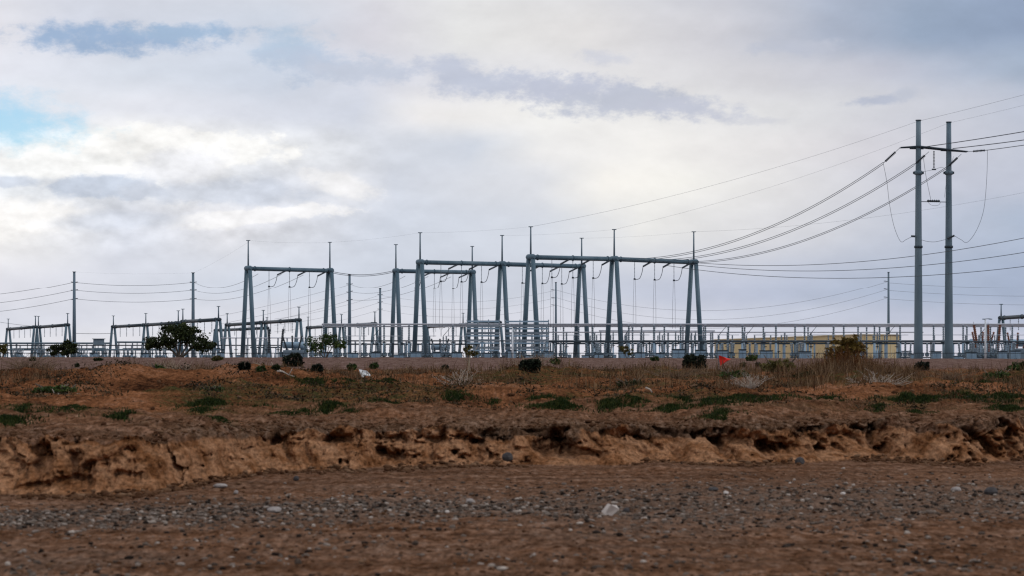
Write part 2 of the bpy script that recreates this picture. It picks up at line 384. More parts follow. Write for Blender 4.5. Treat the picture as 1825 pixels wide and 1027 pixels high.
# ------------------------------------------------------------------ meshes of many small faces
def facemesh(name, V, Fc, tone, mat, parent=None, loc=None, smooth=False):
    me = bpy.data.meshes.new(name)
    V = np.asarray(V, float); Fc = np.asarray(Fc, np.int32); k = Fc.shape[1]
    if loc is not None: V = V - np.array(loc)
    me.vertices.add(len(V)); me.vertices.foreach_set('co', V.ravel())
    me.loops.add(Fc.size); me.loops.foreach_set('vertex_index', Fc.ravel())
    me.polygons.add(len(Fc)); me.polygons.foreach_set('loop_start', np.arange(0, Fc.size, k, dtype=np.int32))
    if smooth: me.polygons.foreach_set('use_smooth', np.ones(len(Fc), bool))
    a = me.attributes.new('tone', 'FLOAT', 'POINT'); a.data.foreach_set('value', np.asarray(tone, np.float32))
    me.materials.append(mat); me.update(); me.validate()
    o = bpy.data.objects.new(name, me); C.objects.link(o)
    if parent is not None: o.parent = parent
    elif loc is not None: o.location = loc
    return o
def leaves(centres, size, flat=.0):
    """one bent quad per centre, random facing"""
    n = len(centres); c = np.asarray(centres)
    d = rng.normal(size=(n, 3)); d /= np.linalg.norm(d, axis=1)[:, None]
    e = rng.normal(size=(n, 3)); e -= (e * d).sum(1)[:, None] * d; e /= np.linalg.norm(e, axis=1)[:, None]
    s = size * rng.uniform(.55, 1.35, n)[:, None]
    V = np.stack([c - d * s, c + e * s * .45, c + d * s, c - e * s * .45], 1).reshape(-1, 3)
    Fc = np.arange(n * 4).reshape(n, 4)
    return V, Fc
def clump_points(blobs, n, shell=.55):
    """points gathered into twiggy clumps inside ellipsoids: blobs = (x,y,z,rx,ry,rz,weight)"""
    w = np.array([b[6] for b in blobs]); w = w / w.sum(); out = []; tone = []
    for b, k in zip(blobs, (w * n).astype(int)):
        nc = max(6, k // 26)
        d = rng.normal(size=(nc, 3)); d /= np.linalg.norm(d, axis=1)[:, None]
        cc = d * (rng.uniform(shell, 1.0, nc) ** .7)[:, None]
        ct = rng.random(nc)
        j = rng.integers(0, nc, k)
        p = cc[j] + rng.normal(size=(k, 3)) * .15
        out.append(np.array(b[:3]) + p * np.array(b[3:6])); tone.append(ct[j] * .6 + rng.random(k) * .4)
    return np.concatenate(out), np.concatenate(tone)
def blades(pos, h, w, lean, mat, name, parent=None, loc=None, tone=None, seg=2):
    n = len(pos); pos = np.asarray(pos); h = np.asarray(h)[:, None]
    az = rng.uniform(0, 2 * np.pi, n); ld = np.stack([np.cos(az), np.sin(az), np.zeros(n)], 1) * (rng.random(n) * lean)[:, None]
    wa = rng.uniform(0, 2 * np.pi, n); wd = np.stack([np.cos(wa), np.sin(wa), np.zeros(n)], 1) * np.asarray(w)[:, None] if hasattr(w, '__len__') else np.stack([np.cos(wa), np.sin(wa), np.zeros(n)], 1) * w
    up = np.array([0, 0, 1.0])
    a = pos - wd; b = pos + wd; m = pos + (up * .6 + ld * .35) * h; tip = pos + (up * (1 - .25 * (ld ** 2).sum(1)[:, None]) + ld) * h
    V = np.stack([a, b, m + wd * .8, m - wd * .8, tip + wd * .2, tip - wd * .2], 1).reshape(-1, 3)
    i = np.arange(n)[:, None] * 6
    Fc = np.concatenate([i + np.array([[0, 1, 2, 3]]), i + np.array([[3, 2, 4, 5]])])
    t = np.repeat(rng.random(n) if tone is None else tone, 6)
    return facemesh(name, V, Fc, t, mat, parent, loc)
_t = (1 + 5 ** .5) / 2
ICO_V = np.array([(-1, _t, 0), (1, _t, 0), (-1, -_t, 0), (1, -_t, 0), (0, -1, _t), (0, 1, _t), (0, -1, -_t), (0, 1, -_t), (_t, 0, -1), (_t, 0, 1), (-_t, 0, -1), (-_t, 0, 1)]) / 1.902
ICO_F = np.array([(0, 11, 5), (0, 5, 1), (0, 1, 7), (0, 7, 10), (0, 10, 11), (1, 5, 9), (5, 11, 4), (11, 10, 2), (10, 7, 6), (7, 1, 8), (3, 9, 4), (3, 4, 2), (3, 2, 6), (3, 6, 8), (3, 8, 9), (4, 9, 5), (2, 4, 11), (6, 2, 10), (8, 6, 7), (9, 8, 1)])
def stones(pos, r, name, mat, tone=None):
    n = len(pos); r = np.asarray(r)
    sc = rng.uniform(.6, 1.3, (n, 1, 3)) * r[:, None, None] * np.array([1.15, 1.0, .62])
    jit = 1 + rng.uniform(-.28, .28, (n, 12, 1))
    az = rng.uniform(0, 2 * np.pi, n); c, s = np.cos(az), np.sin(az)
    v = ICO_V[None] * jit * sc
    vx = v[..., 0] * c[:, None] - v[..., 1] * s[:, None]; vy = v[..., 0] * s[:, None] + v[..., 1] * c[:, None]
    V = np.stack([vx, vy, v[..., 2]], -1) + np.asarray(pos)[:, None, :]
    Fc = (ICO_F[None] + (np.arange(n) * 12)[:, None, None]).reshape(-1, 3)
    return facemesh(name, V.reshape(-1, 3), Fc, np.repeat(rng.random(n) if tone is None else tone, 12), mat)

# ---- loose ground cover (nobody could count it)
def strip_points(n, px0, px1, cfun, wfun):
    px = rng.uniform(px0, px1, n); row = cfun(px) + rng.normal(size=n) * wfun(px)
    row = np.clip(row, 478, 610); d = EYE * F / (row - HY); x = (px - HX) * d / F
    return x, d
gx, gd = strip_points(21000, -340, 1460, lambda p: np.interp(p, [0, 150, 300, 500, 700, 900, 1120], [536, 531, 525, 518, 522, 516, 511]), lambda p: np.interp(p, [0, 300, 500, 700, 1120], [8, 8, 9, 14, 12]))
keep = gd < foot_edge(gx / gd)[0] - .5; gx, gd = gx[keep], gd[keep]
n_ = 9000; p2 = rng.uniform(-340, 1460, n_); d2 = EYE * F / (535 + 110 * rng.random(n_) ** 1.5 - HY); x2 = (p2 - HX) * d2 / F
k2 = sst(.38, .6, fbm(x2 * .9 + 2, d2 * .8, 3)) > rng.random(n_); gx = np.concatenate([gx, x2[k2]]); gd = np.concatenate([gd, d2[k2]])
rr = .005 + .030 * rng.random(len(gx)) ** 4.2
tag(stones(np.stack([gx, gd, gz(gx, gd) + rr * .2], 1), rr, 'gravel', M['stone']), 'grey gravel strip spread across the dirt below the bank', 'gravel', kind='stuff')
px_ = rng.uniform(-340, 1460, 8000); rw = rng.uniform(482, 640, 8000); gd = EYE * F / (rw - HY); gx = (px_ - HX) * gd / F
keep = gd < foot_edge(gx / gd)[0] - .2; gx, gd = gx[keep], gd[keep]; rr = .004 + .024 * rng.random(len(gx)) ** 4
tag(stones(np.stack([gx, gd, gz(gx, gd) + rr * .2], 1), rr, 'pebbles', M['clod']), 'small brown clods and pebbles strewn over the bare dirt', 'pebbles', kind='stuff')
n = 5200; px_ = rng.uniform(-40, 1160, n); gd = 31 * (100 / 31) ** rng.random(n); gx = (px_ - HX) * gd / F
keep = gd > foot_edge(gx / gd)[1] + .5; gx, gd = gx[keep], gd[keep]; rr = .010 + .06 * rng.random(len(gx)) ** 5
tag(stones(np.stack([gx, gd, gz(gx, gd) + rr * .2], 1), rr, 'rubble', M['clod']), 'dirt clods and crumbs lying on the ground above the bank', 'rubble', kind='stuff')

n = 7000; px_ = rng.uniform(-340, 1460, n); gd = foot_edge((px_ - HX) / F)[0]; gd = gd - np.abs(rng.normal(size=n)) * .45 + .10; gx = (px_ - HX) * gd / F
mm = sst(.4, .62, fbm(gx * .8, gd * .3 + 4, 3)) > rng.random(n) * .9; gx, gd = gx[mm], gd[mm]; rr = .010 + .05 * rng.random(len(gx)) ** 4
tag(stones(np.stack([gx, gd, gz(gx, gd) + rr * .2], 1), rr, 'rubble', M['clod']), 'crumbled clods fallen along the foot of the dirt bank', 'rubble', kind='stuff')
n = 3600; px_ = rng.uniform(-340, 1460, n); gd = foot_edge((px_ - HX) / F)[1] + .15 + np.abs(rng.normal(size=n)) * 1.1; gx = (px_ - HX) * gd / F; rr = .008 + .035 * rng.random(n) ** 4
tag(stones(np.stack([gx, gd, gz(gx, gd) + rr * .1], 1), rr, 'rubble', M['clod']), 'dirt clods along the upper lip of the bank', 'rubble', kind='stuff')

def d_of_row(px, row):
    """distance at which the ground above the bank is seen at that row"""
    u = (px - HX) / F; ys = np.concatenate([np.linspace(30, 110, 400), np.linspace(110, 192, 200)]); zs = gz(u * ys, ys)
    rows = HY + (EYE - zs) * F / ys
    ok = np.where((ys > foot_edge(np.array([u]))[1][0] + .6) & (rows <= row))[0]
    return float(ys[ok[0]]) if len(ok) else 100.
# green grass patches
GREEN = [(10, 422, 18, 5), (24, 414, 30, 4), (75, 411, 26, 4), (133, 417, 16, 6), (230, 406, 28, 6), (222, 413, 10, 3), (241, 423, 10, 3), (314, 418, 14, 3), (332, 417, 8, 3), (362, 416, 14, 4), (382, 415, 10, 3), (420, 404, 20, 3), (497, 402, 12, 4), (585, 401, 34, 5), (610, 408, 24, 4), (668, 408, 16, 5), (733, 413, 16, 4), (755, 403, 14, 4), (786, 421, 14, 4), (780, 405, 18, 4), (820, 402, 40, 4), (905, 401, 18, 4), (985, 397, 18, 5), (1015, 399, 22, 5), (960, 411, 9, 4), (1000, 418, 12, 3), (1075, 401, 26, 4), (1105, 399, 30, 4), (1105, 411, 26, 3), (1070, 383, 14, 5), (1100, 382, 22, 5), (690, 402, 14, 3), (880, 372, 20, 5), (540, 409, 14, 2), (372, 384, 22, 4), (345, 384, 16, 4), (425, 383, 12, 4)]
ps = []; hs = []
for gpx, grow, hw, hh in GREEN:
    n = int(hw * 110); q = gpx + rng.normal(size=n) * hw * np.where(rng.random(n) < .35, 1.1, .38); d0 = d_of_row(gpx, grow + hh * .6)
    dd = d0 + rng.normal(size=n) * (.12 + d0 * .005); x = (q - HX) * dd / F
    m = sst(.34, .56, fbm(x * 2.2 + 3, dd * 1.1, 3)) > rng.random(n) * .9
    x, dd = x[m], dd[m]
    ps.append(np.stack([x, dd, gz(x, dd) - .01], 1)); hs.append(rng.uniform(.35, 1.1, len(x)) * min(hh * d0 / F, .085) * (.4 + 1.1 * rng.random()) ** .5)
ps = np.concatenate(ps); hs = np.concatenate(hs)
tag(blades(ps, hs, .010, .7, M['grass_green'], 'green_grass'), 'patches of low green grass sprouting on the dirt plateau', 'grass', kind='stuff')
# straw-coloured grass: tufts over the plateau, thick along its back
ps = []; hs = []
def tufts(n, pxr, dr, hr, nb, spread):
    for _ in range(n):
        q = random.uniform(*pxr); d = random.uniform(*dr); x0 = X(q, d)
        k = random.randint(nb // 2, nb); x = x0 + rng.normal(size=k) * spread; y = d + rng.normal(size=k) * spread * 1.5
        ps.append(np.stack([x, y, gz(x, y) - .01], 1)); hs.append(rng.uniform(.35, 1.1, k) * random.uniform(*hr))
tufts(130, (-130, 75), (58, 105), (.25, .6), 26, .20)
tufts(90, (140, 235), (70, 120), (.3, .75), 28, .22)
tufts(70, (235, 350), (68, 110), (.15, .45), 22, .2)
tufts(120, (350, 500), (66, 105), (.12, .42), 22, .2)
tufts(100, (490, 640), (60, 105), (.2, .62), 18, .18)
tufts(120, (640, 800), (56, 100), (.15, .5), 24, .2)
tufts(150, (790, 900), (56, 95), (.2, .55), 26, .2)
tufts(190, (880, 1000), (56, 95), (.25, .7), 26, .2)
tufts(160, (1000, 1240), (50, 95), (.15, .45), 24, .2)
tufts(170, (-130, 1250), (42, 60), (.05, .22), 16, .16)
tufts(70, (-30, 1150), (100, 150), (.2, .6), 18, .3)
ps = np.concatenate(ps); hs = np.concatenate(hs)
tag(blades(ps, hs, np.clip(ps[:, 1] * .00012, .005, .016), .8, M['grass_dry'], 'dry_grass'), 'straw coloured dry grass and weeds along the back of the plateau', 'grass', kind='stuff')

# low dark scrub: knee-high leafy patches nobody could count
pl, tl = [], []
for _ in range(290):
    d = 45 * (112 / 47) ** random.random(); q = random.uniform(-30, 1150); x0 = X(q, d); w = random.uniform(.15, .7); h = random.uniform(.04, .22)
    k_ = int(90 * w + 40); a = np.stack([x0 + rng.normal(size=k_) * w * .5, d + rng.normal(size=k_) * w * .8, np.zeros(k_)], 1)
    a[:, 2] = gz(a[:, 0], a[:, 1]) + np.abs(rng.normal(size=k_)) * h * .5; pl.append(a); tl.append(np.clip(random.random() * .7 + rng.random(k_) * .4, 0, 1))
pl = np.concatenate(pl); V, Fc = leaves(pl, .035)
M['scrub'] = leafmat('brown_scrub', [(.016, .012, .006), (.050, .034, .015), (.13, .078, .038)])
tag(facemesh('undergrowth', V, Fc, np.repeat(np.concatenate(tl), 4), M['scrub']), 'low dark brown and olive scrub scattered over the plateau', 'scrub', kind='stuff')

# ------------------------------------------------------------------ plants
def limb(mb, a, b, r0, r1, bend=.12, n=6, k=5):
    a = Vector(a); b = Vector(b); L = (b - a).length
    off = Vector((random.uniform(-1, 1), random.uniform(-1, 1), random.uniform(-.3, .3))) * L * bend
    pts = [a.lerp(b, i / k) + off * math.sin(math.pi * i / k) for i in range(k + 1)]
    mb.rings(pts, [r0 + (r1 - r0) * i / k for i in range(k + 1)], n)
    return pts
def tree(name, base, blobs, nleaf, leaf, stems, label, cat, mat, bark, trunk_r=.1, shell=.5, group=None):
    """base point, crown blobs relative to it; stems are limb tips relative to the base"""
    root = empty(name, base, label, cat, group)
    tb = MB()
    for s in stems:
        pts = limb(tb, (random.uniform(-.12, .12), random.uniform(-.1, .1), -.15), s, trunk_r, trunk_r * .35)
        for j in range(4):
            q = pts[random.randint(2, 5)]
            tip = Vector(s) + Vector((random.uniform(-1, 1), random.uniform(-1, 1), random.uniform(.1, .9))) * Vector(s).length * .35
            limb(tb, q, tip, trunk_r * .4, trunk_r * .1, .15, 5, 4)
    tb.build('trunk', bark, root)
    p, t = clump_points(blobs, nleaf, shell)
    V, Fc = leaves(p, leaf)
    facemesh('crown', V, Fc, np.repeat(t, 4), mat, root)
    return root
def at_ground(px, d): return (X(px, d), d, gzf(X(px, d), d))
def ps_(px, d): return d / F
# broad dark multi-stem tree
d = 196; k = d / F; b = at_ground(196, d)
tree('desert_tree', b, [(-.2, 0, 24 * k, 22 * k, 1.4, 12 * k, 4), (-22 * k, .2, 16 * k, 17 * k, 1.1, 8 * k, 2.5), (22 * k, -.1, 16 * k, 17 * k, 1.1, 9 * k, 2.5), (-4 * k, .1, 32 * k, 14 * k, .9, 6 * k, 1.4), (12 * k, 0, 29 * k, 12 * k, .9, 7 * k, 1.2), (-33 * k, 0, 14 * k, 7 * k, .6, 5 * k, .5), (34 * k, 0, 13 * k, 7 * k, .6, 5 * k, .5)], 5200, .135,
     [(-18 * k, .2, 18 * k), (-8 * k, -.3, 22 * k), (2 * k, .3, 25 * k), (10 * k, 0, 22 * k), (20 * k, .1, 17 * k)], 'broad dark green tree with several stems standing before the substation', 'tree', M['leaf_dark'], M['bark'], .10, .3)
d = 197; k = d / F
tree('small_tree', at_ground(74, d), [(0, 0, 9.5 * k, 10 * k, .7, 7 * k, 3), (2 * k, 0, 14 * k, 7 * k, .5, 4 * k, 1)], 1300, .12, [(-3 * k, 0, 8 * k), (3 * k, .1, 9 * k)], 'small dense round dark tree beside the tall pole', 'tree', M['leaf_dark'], M['bark'], .06, .3)
tree('small_tree', at_ground(59.5, d), [(0, 0, 8.5 * k, 6.5 * k, .5, 5 * k, 2), (-2 * k, 0, 5.5 * k, 4 * k, .4, 3 * k, .7)], 700, .12, [(-1 * k, 0, 7 * k), (2 * k, .1, 8 * k)], 'smaller of two round trees, left of the tall pole', 'tree', M['leaf_dark'], M['bark'], .05, .3)
tree('small_tree', at_ground(2, d), [(0, 0, 10 * k, 6.5 * k, .5, 5 * k, 2)], 520, .12, [(0, 0, 8 * k), (2 * k, .1, 7 * k)], 'small olive tree cut by the left edge', 'tree', M['leaf_olive'], M['bark'], .05, .3)
# airy tree in front of the yard
d = 194; k = d / F
tree('airy_tree', at_ground(356, d), [(-8 * k, 0, 15 * k, 14 * k, .8, 11 * k, 2), (8 * k, 0, 17 * k, 15 * k, .8, 11 * k, 2), (0, .1, 21 * k, 12 * k, .6, 8 * k, 1), (-15 * k, 0, 10 * k, 6 * k, .5, 5 * k, .7), (16 * k, 0, 13 * k, 6 * k, .5, 6 * k, .7)], 1750, .10,
     [(-12 * k, .1, 16 * k), (-4 * k, -.2, 20 * k), (4 * k, .2, 21 * k), (12 * k, 0, 17 * k)], 'thin airy tree with yellow green leaves showing the yard through it', 'tree', M['leaf_green'], M['bark'], .05, .15)
# sapling with pale trunk
d = 120; k = d / F
tree('sapling', at_ground(514, d), [(0, 0, 25 * k, 7 * k, .3, 5 * k, 2), (-4 * k, 0, 27 * k, 4 * k, .3, 3 * k, .7), (4 * k, 0, 22 * k, 4 * k, .2, 3 * k, .7)], 330, .08, [(.2 * k, 0, 26 * k), (-3 * k, .05, 23 * k)], 'young sapling with a pale trunk and small olive crown', 'tree', M['leaf_olive'], M['pale_bark'], .05, .2)
d = 190; k = d / F
tree('sapling', at_ground(685, d), [(-2 * k, 0, 10 * k, 7 * k, .4, 4 * k, 2), (3 * k, 0, 7 * k, 5 * k, .4, 3.5 * k, 1)], 420, .09, [(-3 * k, 0, 9 * k), (3 * k, 0, 9 * k)], 'low olive green sapling at the foot of the front gantry', 'tree', M['leaf_olive'], M['bark'], .04, .2)
# clipped dark bushes and small shrubs on the berm
def bush(px, row_base, w, h, label, mat, boxy=False, leaf=.10, dens=1.0, nm='bush', d=None):
    if d is None: d = d_of_row(px, row_base)
    k = d / F; rx, rz = w * k / 2, h * k
    root = empty(nm, at_ground(px, d), label, 'bush')
    n = int(2200 * dens) if boxy else int(900 * dens)
    if boxy:   # rounded block: super-ellipsoid
        q = rng.uniform(-1, 1, (n * 3, 3)); e = (np.abs(q) ** 5).sum(1); q = q[(e < 1) & (e > .25)][:n]
        pts = q * np.array([rx, rx * .8, rz / 2]) * (1 + rng.normal(size=(len(q), 1)) * .075) + np.array([0, 0, rz / 2])
        lob = 1 + (fbm(pts[:, 0] * 2.2 / rx + px, pts[:, 2] * 2.2 / rx + 3, 3) - .5) * .55; pts = pts * np.stack([lob, lob, lob], 1)
        pts = pts[rng.random(len(pts)) < .35 + .65 * sst(.3, .5, fbm(pts[:, 0] * 6 + 1, pts[:, 2] * 6 + px, 2))]
        t = rng.random(len(pts))
    else:
        blobs = [(0, 0, rz * .42, rx * .74, rx * .6, rz * .42, 2), (-rx * .45, 0, rz * .36, rx * .42, rx * .4, rz * .34, .8), (rx * .35, 0, rz * .5, rx * .42, rx * .4, rz * .40, .8)]
        pts, t = clump_points(blobs, n, .3)
    pts[:, 2] -= .06 * rz
    V, Fc = leaves(pts, leaf); facemesh('foliage', V, Fc, np.repeat(t, 4), mat, root)
    tb = MB()
    for _ in range(9): limb(tb, (random.uniform(-.1, .1) * rx, 0, -.1), (random.uniform(-.85, .85) * rx, random.uniform(-.4, .4) * rx, rz * random.uniform(.6, 1.12)), .03, .012)
    tb.build('stem', M['bark'], root)
    if not boxy: return root
    nb = 60; bp = np.stack([rng.uniform(-1.15, 1.15, nb) * rx, rng.uniform(-.9, .2, nb) * rx, np.full(nb, -.05)], 1)
    blades(bp, rng.uniform(.25, .7, nb) * rz, .010 + d * .00006, .8, M['grass_dry'], 'dry_stalks', root)
    return root
bush(320, 368, 20, 13.5, 'boxy near black bush on the berm below the oil tank', M['leaf_black'], True)
bush(579.5, 373, 18, 11, 'squat near black bush below the front gantry', M['leaf_black'], True)
bush(759.5, 370, 24.5, 14.5, 'biggest square near black bush, left of the red flag', M['leaf_black'], True)
bush(1008, 372, 14, 9, 'small dark reddish bush on the berm below the twin poles', M['leaf_black'], True, .08, .6)
bush(347, 373, 10, 6.5, 'small dark bush right of the boxy dark bush', M['leaf_black'], True, .07, .5)
bush(265, 372, 7, 8, 'tiny dark bush, left one of a pair under the wide gantry', M['leaf_black'], False, .07)
bush(270.5, 371.5, 6, 7.5, 'tiny dark bush, right one of a pair under the wide gantry', M['leaf_black'], False, .07)
bush(302, 373, 8, 5, 'low grey green bush between the bush pair and boxy bush', M['leaf_dark'], False, .07)
bush(286, 374, 10, 5, 'low dull green clump beside the pair of tiny bushes', M['leaf_green'], False, .07)
bush(385, 373, 13, 8, 'round green shrub on the berm below the tall pole', M['leaf_green'], False, .08)
bush(409, 370, 12, 7, 'green shrub on the berm above the white sheet', M['leaf_green'], False, .08)
bush(487, 371.5, 9, 6.5, 'small round dark shrub under the middle gantry', M['leaf_black'], False, .07)
bush(607, 366, 15, 9, 'bright green shrub right of the squat dark bush', M['leaf_green'], False, .08)
bush(716, 362, 12, 6, 'low green shrub at the yard edge under the front gantry', M['leaf_green'], False, .08)
bush(823, 362, 16, 8, 'flat green shrub at the yard edge right of the red flag', M['leaf_green'], False, .08)
bush(812, 369, 9, 7, 'small grey green shrub just right of the red flag', M['leaf_dark'], False, .07)
bush(829, 368, 7, 5.5, 'tiny dark shrub farther right of the red flag', M['leaf_black'], False, .07)
bush(1113, 374, 26, 17, 'large rounded green bush cut by the right edge', M['leaf_green'], False, .09, 2.0, d=108)
bush(36, 362, 9, 5, 'tiny dark shrub at the berm crest by the first gantry', M['leaf_dark'], False, .07)
bush(107, 362, 12, 4.5, 'low dark shrub at the berm crest right of the tall pole', M['leaf_dark'], False, .07)
bush(84, 369, 7, 6, 'small dark green shrub among dry grass below the tall pole', M['leaf_dark'], False, .06)
bush(238, 362, 15, 7, 'olive shrub right of the broad dark tree', M['leaf_olive'], False, .08)
bush(172, 386, 22, 13, 'dark green weedy shrub behind the orange dirt mound', M['leaf_green'], False, .04, 1.0, 'weedy_shrub', d=66)
bush(233, 408, 34, 8, 'low dark green shrub on the plateau below the dirt mound', M['leaf_green'], False, .035, 1.3, 'weedy_shrub', d=50)
bush(60, 404, 60, 9, 'dark ground-hugging weeds around the bleached branches', M['leaf_green'], False, .035, 1.6, 'weedy_shrub', d=51)
bush(852, 385, 46, 16, 'wide brown green weedy clump left of the tall reeds', M['leaf_olive'], False, .045, 1.6, 'weedy_shrub', d=70)
bush(803, 388, 40, 10, 'low green weeds below the red flag', M['leaf_green'], False, .04, 1.2, 'weedy_shrub', d=66)
bush(690, 393, 40, 8, 'dark low weeds beside the curved bleached branch', M['leaf_dark'], False, .035, 1.0, 'weedy_shrub', d=62)
bush(1090, 386, 36, 11, 'green weeds below the large round bush', M['leaf_green'], False, .04, 1.4, 'weedy_shrub', d=72)
# twiggy dead shrubs
def dead_shrub(px, row, w, h, n, label, mat, d, up=.6, r=.008, leafy=None):
    k = d / F; root = empty('dead_shrub', at_ground(px, d), label, 'shrub')
    mb = MB()
    for _ in range(n):
        a = random.uniform(0, 2 * math.pi); q = random.random() ** .6
        tip = (math.cos(a) * w * k / 2 * q, math.sin(a) * w * k / 3 * q, h * k * random.uniform(.35, 1) * (1 - .5 * q * q * (1 - up)))
        pts = limb(mb, (random.uniform(-.2, .2) * w * k * .4, random.uniform(-.1, .1), -.03), tip, r, r * .35, .18, 4, 4)
        for _ in range(2):
            s = pts[random.randint(1, 4)]
            limb(mb, s, s + Vector((random.uniform(-1, 1), random.uniform(-1, 1), random.uniform(-.1, 1))) * h * k * .3, r * .5, r * .25, .2, 3, 3)
    mb.build('twigs', mat, root)
    if leafy:
        pts = rng.normal(size=(leafy, 3)) * np.array([w * k * .22, w * k * .15, h * k * .2]) + np.array([0, 0, h * k * .45])
        V, Fc = leaves(pts, .03); facemesh('dry_leaves', V, Fc, np.repeat(rng.random(leafy), 4), M['reed_dry'], root)
    return root
dead_shrub(452, 386, 50, 17, 70, 'dark brown tangled dead shrub right of the white sheet', M['twig'], 84, .6, .010, 500)
dead_shrub(505, 396, 60, 22, 45, 'pale dry branches spreading below the young sapling', M['dead_wood'], 64, .5, .008)
dead_shrub(250, 386, 46, 14, 34, 'grey twiggy scrub on the second dirt mound', M['twig'], 72, .5, .009)
dead_shrub(30, 388, 90, 20, 80, 'wide grey brown dry brush at the left edge', M['twig'], 68, .5, .009)
dead_shrub(188, 374, 60, 20, 70, 'tall straw coloured brush below the broad dark tree', M['pale_bark'], 88, .8, .010)
dead_shrub(118, 374, 10, 17, 10, 'single dark dry stalk sticking up right of the tall pole', M['twig'], 95, .95, .014, 120)
dead_shrub(366, 374, 12, 14, 10, 'thin leafless twig shrub below the airy tree', M['twig'], 118, .9, .012)
dead_shrub(735, 382, 110, 14, 90, 'tangle of dry branches below the biggest dark bush', M['twig'], 78, .4, .009)
dead_shrub(820, 396, 60, 16, 60, 'pale frizzy dry brush below the red flag', M['dead_wood'], 58, .5, .006)
dead_shrub(960, 394, 80, 20, 60, 'bleached leaning stalks right of the tall reeds', M['dead_wood'], 58, .5, .007)
dead_shrub(1040, 388, 70, 14, 60, 'grey dry brush below the twin poles', M['twig'], 66, .5, .008)
dead_shrub(580, 384, 60, 18, 40, 'sparse tall straw stalks below the squat dark bush', M['pale_bark'], 76, .9, .008)
# tall reeds: dry stalks with a leafy olive top
d = 74; k = d / F; b = at_ground(926, d)
root = empty('reed_clump', b, 'tall rusty brown reed clump with olive leafy top before the tan building', 'plant')
n = 2300; q = rng.normal(size=n) * 26 * k; pp = np.stack([q, rng.normal(size=n) * .4, np.zeros(n) - .02], 1)
hh = (43 - np.abs(q / k) * .62) * k * rng.uniform(.35, 1.08, n)
blades(pp, np.clip(hh, .12, None), .010, .55, M['reed_dry'], 'stalks', root)
pts, t = clump_points([(4 * k, 0, 42 * k, 10 * k, .25, 8 * k, 2), (13 * k, 0, 36 * k, 12 * k, .25, 7 * k, 1.4), (-7 * k, 0, 37 * k, 11 * k, .25, 8 * k, 1.2), (-16 * k, 0, 29 * k, 10 * k, .2, 8 * k, .8), (3 * k, 0, 30 * k, 18 * k, .2, 9 * k, 1)], 1900, .1)
V, Fc = leaves(pts, .05); facemesh('leafy_top', V, Fc, np.repeat(t, 4), M['leaf_gold'], root)
V, Fc = leaves(rng.normal(size=(1100, 3)) * np.array([20 * k, .3, 7 * k]) + np.array([-3 * k, 0, 15 * k]), .042); facemesh('dry_leaves', V, Fc, np.repeat(rng.random(1100), 4), M['reed_dry'], root)

# ------------------------------------------------------------------ litter and rocks
def rock(px, row, w, h, label, mat, d=None, nm='rock', sub=2):
    d = d or EYE * F / (row - HY); k = d / F
    me = bpy.data.meshes.new(nm); import bmesh
    bm = bmesh.new(); bmesh.ops.create_icosphere(bm, subdivisions=sub, radius=1)
    s = random.uniform(0, 50)
    for v in bm.verts:
        n_ = .75 + .5 * float(fbm(v.co.x * 1.4 + s, v.co.y * 1.4 + v.co.z * 2.1 + s, 3))
        v.co = Vector((v.co.x * w * k / 2 * n_, v.co.y * w * k / 2.4 * n_, v.co.z * h * k / 2 * n_ + h * k * .3))
    bm.to_mesh(me); bm.free(); me.materials.append(mat)
    o = bpy.data.objects.new(nm, me); C.objects.link(o); o.location = at_ground(px, d); o.rotation_euler = (0, 0, random.uniform(-.4, .4))
    return tag(o, label, 'rock')
M['rock_pale'] = simple('pale_rock', (.26, .22, .20), (.42, .37, .33), 9., .9, 0, .6)
M['rock_dark'] = simple('dark_rock', (.05, .045, .045), (.10, .09, .085), 9., .9, 0, .6)
rock(300, 529, 16, 8, 'largest grey stone lying on the gravel strip', M['rock_pale'])
rock(241, 502, 16, 5, 'flat pale stone at the foot of the bank', M['rock_pale'])
rock(258, 507, 5, 5, 'little pale stone just below the flat pale stone', M['rock_pale'])
rock(324, 495, 7, 6, 'dark clod on bare dirt above the gravel strip', M['rock_dark'])
rock(514, 513, 10, 6, 'pale grey stone in the middle of the gravel strip', M['rock_pale'])
rock(489, 530, 5, 4, 'small whitish pebble below the gravel strip', M['brick'])
rock(780, 507, 12, 5, 'near black lump at the top of the gravel strip', M['rock_dark'])
rock(794, 511, 6, 5, 'pale pebble right of the near black lump', M['brick'])
rock(922, 508, 6, 4, 'whitish stone on the gravel below the round bank hole', M['brick'])
rock(1046, 503, 12, 6, 'pale stone at the upper right of the gravel strip', M['rock_pale'])
rock(1084, 507, 16, 10, 'dull grey stone near the right end of the gravel', M['rock_dark'])
rock(685, 525, 8, 7, 'dark stone beside the broken white block', M['rock_dark'])
rock(555, 468, 13, 11, 'grey stone stuck in the face of the bank', M['rock_dark'], d=36.1).location.z = Z(471, 35.9)
rock(875, 428, 11, 9, 'round dark lump sitting on the edge of the bank', M['rock_dark'], d=37.6)
# broken block
d = EYE * F / (535 - HY); k = d / F; b = at_ground(664, d)
mb = MB().box((0, 0, 7 * k), (12 * k, 8 * k, 13 * k), .35, .012)
mb.v = [(v[0] + random.uniform(-1.4, 1.4) * k + (v[2] - 7 * k) * .22, v[1] + random.uniform(-1.2, 1.2) * k, v[2] + random.uniform(-1.5, 1.5) * k) for v in mb.v]
o = mb.build('broken_block', M['brick'], None); o.location = b; o.rotation_euler = (.12, .42, .2)
tag(o, 'broken whitish concrete block lying on the gravel', 'block')
